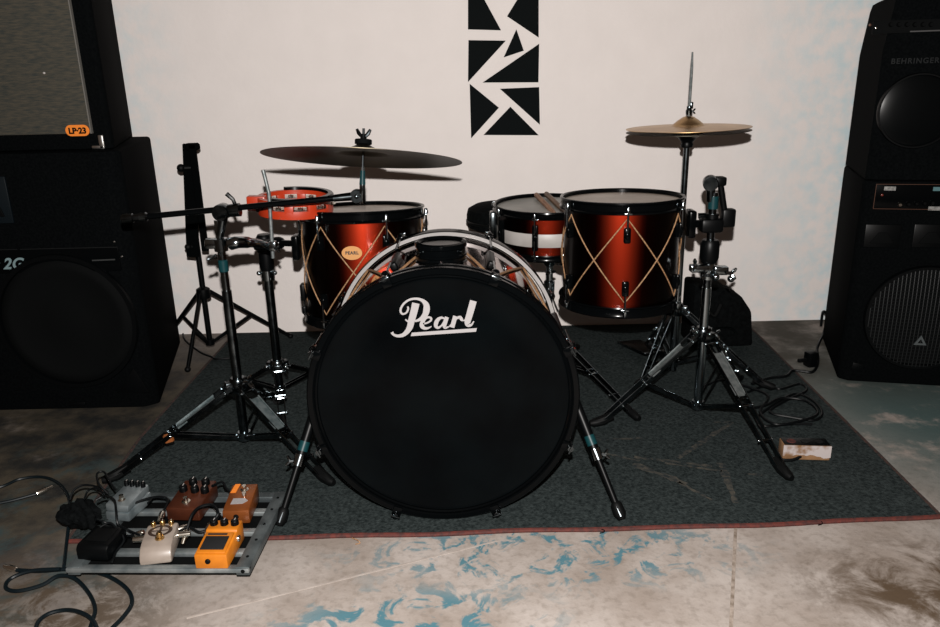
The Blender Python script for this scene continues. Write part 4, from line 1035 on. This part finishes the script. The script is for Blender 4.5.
for f_ in (.22, .47, .74): bx('slat', .01, PW-.01, PD*f_-.0085, PD*f_+.0085, .038, pbz-.001, alu)
for (x, y) in ((.03,.06),(PW-.03,.06),(.02,PD-.03),(PW-.02,PD-.03)): MB().cyl((x,y,0 if y < .1 else .008), (x,y,.031), .009, 12).build('rubber_foot', black_rubber, pd, True)
for y in (.04,.10,.16,.22,.27): MB().lathe([(0,.0012),(.003,.0012),(.0034,0)], Matrix.Translation(V((PW-.014, y*PD/.3, pbz+.002))), 10).build('screw', black_matt, rr_, True)
mb = MB(); mb.lathe([(0,.0012),(.004,.0012),(.0044,0)], frame((PW-.012,0,.045), (0,-1,0)), 10); mb.build('screw', black_matt, o, True)

def pedal_root(nm, label, px, py, yaw=0.0, cat='effects pedal'):
    q = fl(px, py, pbz); return thing(nm, label, cat, (q.x, q.y, pbz), ang_ + yaw, 'effects pedals on the pedalboard')
def knob(par, x, y, z, r, h, m, nm='knob', axis=(0,0,1)):
    mb = MB(); mb.lathe([(0,h),(r*.8,h),(r*.95,h*.85),(r,0)], frame((x,y,z), axis), 18); o = mb.build(nm, m, par, True)
    mb = MB(); M = frame((x,y,z), axis); mb.box((0, r*.45, h+.0004), (r*.16, r*.8, .0008), M, 0); mb.build('pointer', white_tape, o, True)
    return o
YZ = Matrix(((0,0,1,0),(1,0,0,0),(0,1,0,0),(0,0,0,1)))   # prism xy -> y,z ; extrude along x
# orange compact pedal (origin: middle of its front bottom edge)
po = pedal_root('effects_pedal', 'bright orange compact pedal with black rubber treadle, front right on the pedalboard', 212, 569, math.radians(0))
w = .066
mb = MB(); mb.prism([(0,0),(.104,0),(.104,.045),(.070,.045),(.066,.040),(0,.032)], YZ, -w/2, w/2, .003); mb.build('body', ped_orange, po, True)
mb = MB(); mb.prism([(.004,.0322),(.063,.0396),(.063,.0436),(.004,.0365)], YZ, -w/2+.004, w/2-.004, .002); tr = mb.build('treadle', ped_orange, po, True)
mb = MB(); mb.prism([(.010,.0373),(.048,.0419),(.048,.0442),(.010,.0396)], YZ, -w/2+.009, w/2-.009, .001); mb.build('rubber_pad', mat('worn_grey_rubber', (.010,.010,.0105), .6, 0, 0, .05, .2), tr, True)
mb = MB(); mb.prism([(.053,.0424),(.058,.0430),(.058,.0437),(.053,.0431)], YZ, -w/2+.010, w/2-.016, 0); mb.build('print_line', dark_print, tr, True)
for k in range(3): knob(po, -.022+.022*k, .088, .045, .0085, .010, black_satin)
mb = MB(); mb.lathe([(0,.004),(.004,.004),(.0055,.002),(.0055,0)], frame((-.006,0,.018), (0,-1,0)), 14); mb.build('thumb_screw', black_rubber, po, True)
mb = MB(); mb.lathe([(.003,.004),(.006,.004),(.007,.002),(.007,0)], frame((w/2,.066,.026), (1,0,0)), 16, True); mb.build('jack', nickel, po, True)
# cream pedal
pc = pedal_root('effects_pedal', 'cream pedal with rounded front and brass footswitch, front middle of the pedalboard', 156, 565, math.radians(11))
w = .062
prof_ = [(0,.006),(.002,0),(.088,0),(.090,.004),(.090,.036),(.086,.040),(.036,.037),(.016,.032),(.006,.024),(.001,.014)]
mb = MB(); mb.prism(prof_, YZ, -w/2, w/2, .004); bo = mb.build('body', ped_cream, pc, True)
mb = MB(); M = Matrix.Translation(V((.0,.062,.0385))) @ Matrix.Rotation(.04, 4, 'X') @ Matrix.Scale(1.25,4,V((1,0,0))); mb.lathe([(.0135,.0006),(.0165,.0014),(.0195,.0006)], M, 28)
mb.box((0,0,.001), (.0035,.026,.001), M, 0); mb.box((0,0,.001), (.026,.002,.001), M, 0); mb.build('round_print', dark_print, bo, True)
mb = MB(); mb.lathe([(0,.014),(.005,.014),(.006,.012),(.006,.004),(.009,.003),(.0095,0)], Matrix.Translation(V((.004,.038,.0365))), 18); mb.build('footswitch', brass, pc, True, 'brass footswitch')
for (x, y) in ((-.018,.083),(.0,.085),(.018,.083)): knob(pc, x, y, .039, .0055, .009, brass)
for q in (-1, 1):
    mb = MB(); mb.tube([V((q*(w/2-.002),.066,.022)), V((q*(w/2+.012),.066,.022)), V((q*(w/2+.026),.066,.022))], [.0065,.0065,.0055], 14); mb.build('jack', nickel, pc, True)
# brown five knob pedal
p1_ = pedal_root('effects_pedal', 'wide dark brown pedal with five black knobs, back of the pedalboard', 184, 521, math.radians(-2))
w = .076
mb = MB(); mb.prism([(0,0),(.105,0),(.105,.042),(0,.032)], YZ, -w/2, w/2, .004); mb.build('body', ped_brown, p1_, True)
sl = math.atan2(.010, .105); nz = (0, -math.sin(sl), math.cos(sl))
def tz2(y): return .032 + .010*y/.105
for (x, y) in ((-.024,.064),(.004,.062),(.028,.060),(-.012,.090),(.018,.090)): knob(p1_, x, y, tz2(y), .0095, .013, black_satin, 'knob', nz)
def fsw(par, x, y, z):
    mb = MB(); mb.lathe([(0,.014),(.0045,.014),(.005,.012),(.005,.004),(.0095,.003),(.010,0)], frame((x,y,z), nz), 18); mb.build('footswitch', nickel, par, True, 'chrome footswitch')
fsw(p1_, .0, .022, tz2(.022))
# copper pedal
p2_ = pedal_root('effects_pedal', 'orange copper pedal with white arrow-shaped label, back right of the pedalboard', 237, 524, math.radians(5))
w = .058
mb = MB(); mb.prism([(0,0),(.098,0),(.098,.042),(0,.0325)], YZ, -w/2, w/2, .003); bo = mb.build('body', ped_copper, p2_, True)
M = Matrix.Translation(V((0,0,.0326))) @ Matrix.Rotation(sl, 4, 'X')
mb = MB(); mb.prism([(-.016,.024),(.010,.024),(.020,.034),(.012,.043),(-.014,.044)], M, .0004, .0014, 0); mb.build('label', logo_white, bo, True, 'white arrow-shaped label')
mb = MB(); mb.prism([(-.026,.066),(-.014,.066),(-.010,.098),(-.022,.098)], M, .0004, .001, 0); mb.build('tape', sticker_orange, bo, True, 'lighter orange tape')
fsw(p2_, .004, .074, tz2(.074)); fsw(p2_, .008, .053, tz2(.053)-.004)
mb = MB(); mb.lathe([(0,.004),(.005,.003),(.006,0)], frame((.0,0,.018), (0,-1,0)), 14); mb.build('jack', black_rubber, p2_, True)
# silver pedal
p3_ = pedal_root('effects_pedal', 'silver metal pedal buried in cables at the left back of the pedalboard', 118, 521, math.radians(-9))
w = .058
mb = MB(); mb.prism([(0,0),(.086,0),(.086,.026),(0,.020)], YZ, -w/2, w/2, .003); mb.build('body', ped_silver, p3_, True)
mb = MB(); mb.prism([(.002,.022),(.084,.028),(.084,.046),(.004,.038)], YZ, -w/2+.001, w/2-.001, .003); mb.build('lid', ped_silver, p3_, True)
for k in range(4): knob(p3_, -.021+.014*k, .074, .0445, .0055, .012, black_satin)
mb = MB(); mb.lathe([(0,.012),(.005,.012),(.006,.003),(.009,0)], Matrix.Translation(V((0,.024,.0395))), 16); mb.build('footswitch', nickel, p3_, True)
# adapter box and cloth bundle
q = fl(93, 561, pbz); ab2 = thing('power_adapter', 'black box power adapter at the front left of the pedalboard', 'adapter', (q.x, q.y, pbz), ang_ + math.radians(-4))
w = .068
mb = MB(); mb.prism([(0,0),(.075,0),(.075,.034),(.008,.034),(0,.026)], YZ, -w/2, w/2, .004); bo = mb.build('body', black_satin, ab2, True)
mb = MB(); mb.box((0,.042,.0345), (w*.7,.045,.002), None, .0006); mb.build('rating_plate', black_rubber, bo, True)
q = fl(82, 517, .045); mb = MB()
b2 = bmesh.new(); bmesh.ops.create_icosphere(b2, subdivisions=4, radius=1)
for v in b2.verts:
    p = v.co; k_ = 1 + .14*math.sin(5*p.x+3*p.z) + .10*math.sin(9*p.y+7*p.x) + .05*math.sin(23*p.x+17*p.y+19*p.z)
    v.co = V((p.x*.044*k_, p.y*.034*k_, max(-.9, p.z)*.028*k_))
mb._merge(b2, Matrix.Translation(V((q.x, q.y, .052))) @ Matrix.Rotation(.25, 4, 'Y'))
solo(mb, 'cloth_bundle', fabric_black, 'black fuzzy cloth bundle at the left end of the pedalboard', 'cloth')

# patch cables and instrument cables
def plug(mb, p, d, L=.03, r=.0065):
    d = V(d).normalized(); p = V(p); mb.tube([p, p+d*L*.1, p+d*L*.6, p+d*L*.62, p+d*L], [r*.7, r, r, r*.75, r*.6], 12)
def icable(nm, pts, r, m, label, plugs=(), cat='cable', plugm=nickel, group=None):
    t = thing(nm, label, cat, tuple(pts[0]), 0, group); mb = MB(); mb.tube(smooth(pts, 8), r, 8); mb.build('lead', m, t)
    for (p, d, L) in plugs:
        mb = MB(); plug(mb, p, d, L); mb.build('plug', plugm, t)
    return t
g1 = [fl(x, y, z) for x, y, z in [(0,503,.006),(14,500,.006),(36,494,.008)]]
g1b = fl(49,488,.008)
icable('instrument_cable', g1, .0036, cable_teal, 'cable with silver plug pointing right on the floor at far left', [(g1[-1], g1b-g1[-1], .042)])
g2 = [fl(x, y, z) for x, y, z in [(-30,492,.006),(0,487,.006),(20,479,.006),(42,477,.006),(58,483,.008),(68,496,.02),(70,512,.03),(68,530,.02),(66,548,.006),(64,566,.006)]]
icable('instrument_cable', g2, .0038, cable_teal, 'cable arching over the floor and down beside the cloth bundle')
g3 = [fl(x, y, z) for x, y, z in [(16,570,.006),(40,571,.006),(75,569,.006),(105,575,.006),(126,588,.006),(132,602,.006),(124,616,.006),(108,632,.006)]]
icable('instrument_cable', g3, .0042, cable_teal, 'cable with silver plug curling along the front of the pedalboard', [(g3[0]+V((.002,0,0)), fl(0,565,.008)-g3[0], .036)])
g4 = [fl(x, y, z) for x, y, z in [(60,569,.014),(30,571,.012),(10,579,.006),(6,588,.006),(18,591,.006),(42,585,.006),(58,576,.014),(74,578,.014),(88,592,.006),(95,608,.006),(92,622,.006),(86,640,.006)]]
icable('instrument_cable', g4, .0040, cable_teal, 'cable forming a flat loop at the lower left corner')
g5 = [fl(x, y, z) for x, y, z in [(36,640,.006),(37,624,.006),(48,614,.006),(66,610,.006),(82,613,.013),(94,622,.014),(100,640,.006)]]
icable('instrument_cable', g5, .0040, cable_teal, 'cable arching up from the bottom edge at lower left')
def pc3(l): return [fl(x, y, z) for x, y, z in l]
q1 = pc3([(187,530,.075),(192,515,.095),(200,507,.10),(212,505,.10),(218,513,.095),(212,522,.08)])
icable('patch_cable', q1, .0032, cable_m, 'patch cable looping in front of the brown pedal', [(q1[0], fl(184,540,.062)-q1[0], .03), (q1[-1], fl(207,531,.07)-q1[-1], .03)])
q2 = pc3([(163,512,.085),(168,500,.09),(160,497,.09),(146,499,.085),(128,506,.075)])
icable('patch_cable', q2, .0028, cable_m, 'patch cable from the cream pedal back to the silver pedal', [(q2[0], fl(159,522,.08)-q2[0], .032)])
q3 = pc3([(139,535,.075),(128,530,.075),(118,524,.10),(116,510,.12),(114,500,.125),(105,496,.115),(96,500,.11)])
icable('patch_cable', q3, .0026, cable_m, 'patch cable draped over the front of the silver pedal')
q4 = pc3([(70,500,.07),(74,490,.085),(84,485,.09),(98,487,.09),(108,492,.10)])
icable('patch_cable', q4, .0024, cable_m, 'thin cable arching from the cloth bundle to the silver pedal')
q5 = pc3([(84,500,.08),(88,491,.09),(96,488,.10),(104,494,.10)])
icable('patch_cable', q5, .0022, cable_m, 'short thin cable arching under the longer one at the cloth bundle')
q6 = pc3([(108,494,.10),(99,484,.12),(97,474,.13),(104,472,.13),(110,482,.12),(116,490,.11)])
icable('patch_cable', q6, .0024, cable_m, 'thin cable standing up in a loop behind the silver pedal')
q7 = pc3([(212,486,.10),(222,482,.095),(226,488,.09),(232,494,.085)])
icable('patch_cable', q7, .0028, cable_m, 'patch cable between the brown and the copper pedal')
q8 = pc3([(100,527,.085),(110,523,.09),(118,530,.08),(124,540,.065),(116,552,.055),(112,562,.055)])
icable('patch_cable', q8, .0024, cable_m, 'thin cable curling beside the black adapter box')

q9 = pc3([(138,532,.072),(128,536,.062),(116,528,.062),(104,522,.075),(96,519,.09)])
icable('patch_cable', q9, .0026, cable_m, 'patch cable from the left side of the cream pedal to the cloth bundle', [(q9[0]+V((.012,0,0)), q9[1]-q9[0], .03)])
q10 = pc3([(178,531,.072),(188,527,.072),(200,532,.066),(212,526,.07),(220,513,.085)])
icable('patch_cable', q10, .0028, cable_m, 'patch cable from the right side of the cream pedal to the copper pedal', [(q10[0]-V((.008,0,0)), q10[1]-q10[0], .032)])
q11 = pc3([(148,503,.07),(156,497,.062),(166,498,.06),(172,504,.065)])
icable('patch_cable', q11, .0026, cable_m, 'short patch cable between the silver and the brown pedal')

# ------------------------------------------------------------------ light: the camera's flash and a dim room
fd = bpy.data.lights.new('flash', 'SPOT'); fd.energy = 300; fd.shadow_soft_size = .010
fd.spot_size = math.radians(125); fd.spot_blend = .6; fd.color = (1.0, .955, .92)
fo = bpy.data.objects.new('flash', fd); COL.objects.link(fo); fo.location = (.004, 0.0, H + .125)
fo.rotation_euler = (fwd.normalized()).to_track_quat('-Z', 'Y').to_euler()
w = bpy.data.worlds.new('world'); S.world = w; w.use_nodes = True
bg = w.node_tree.nodes['Background']; bg.inputs['Color'].default_value = (1.0, .66, .48, 1); bg.inputs['Strength'].default_value = .06
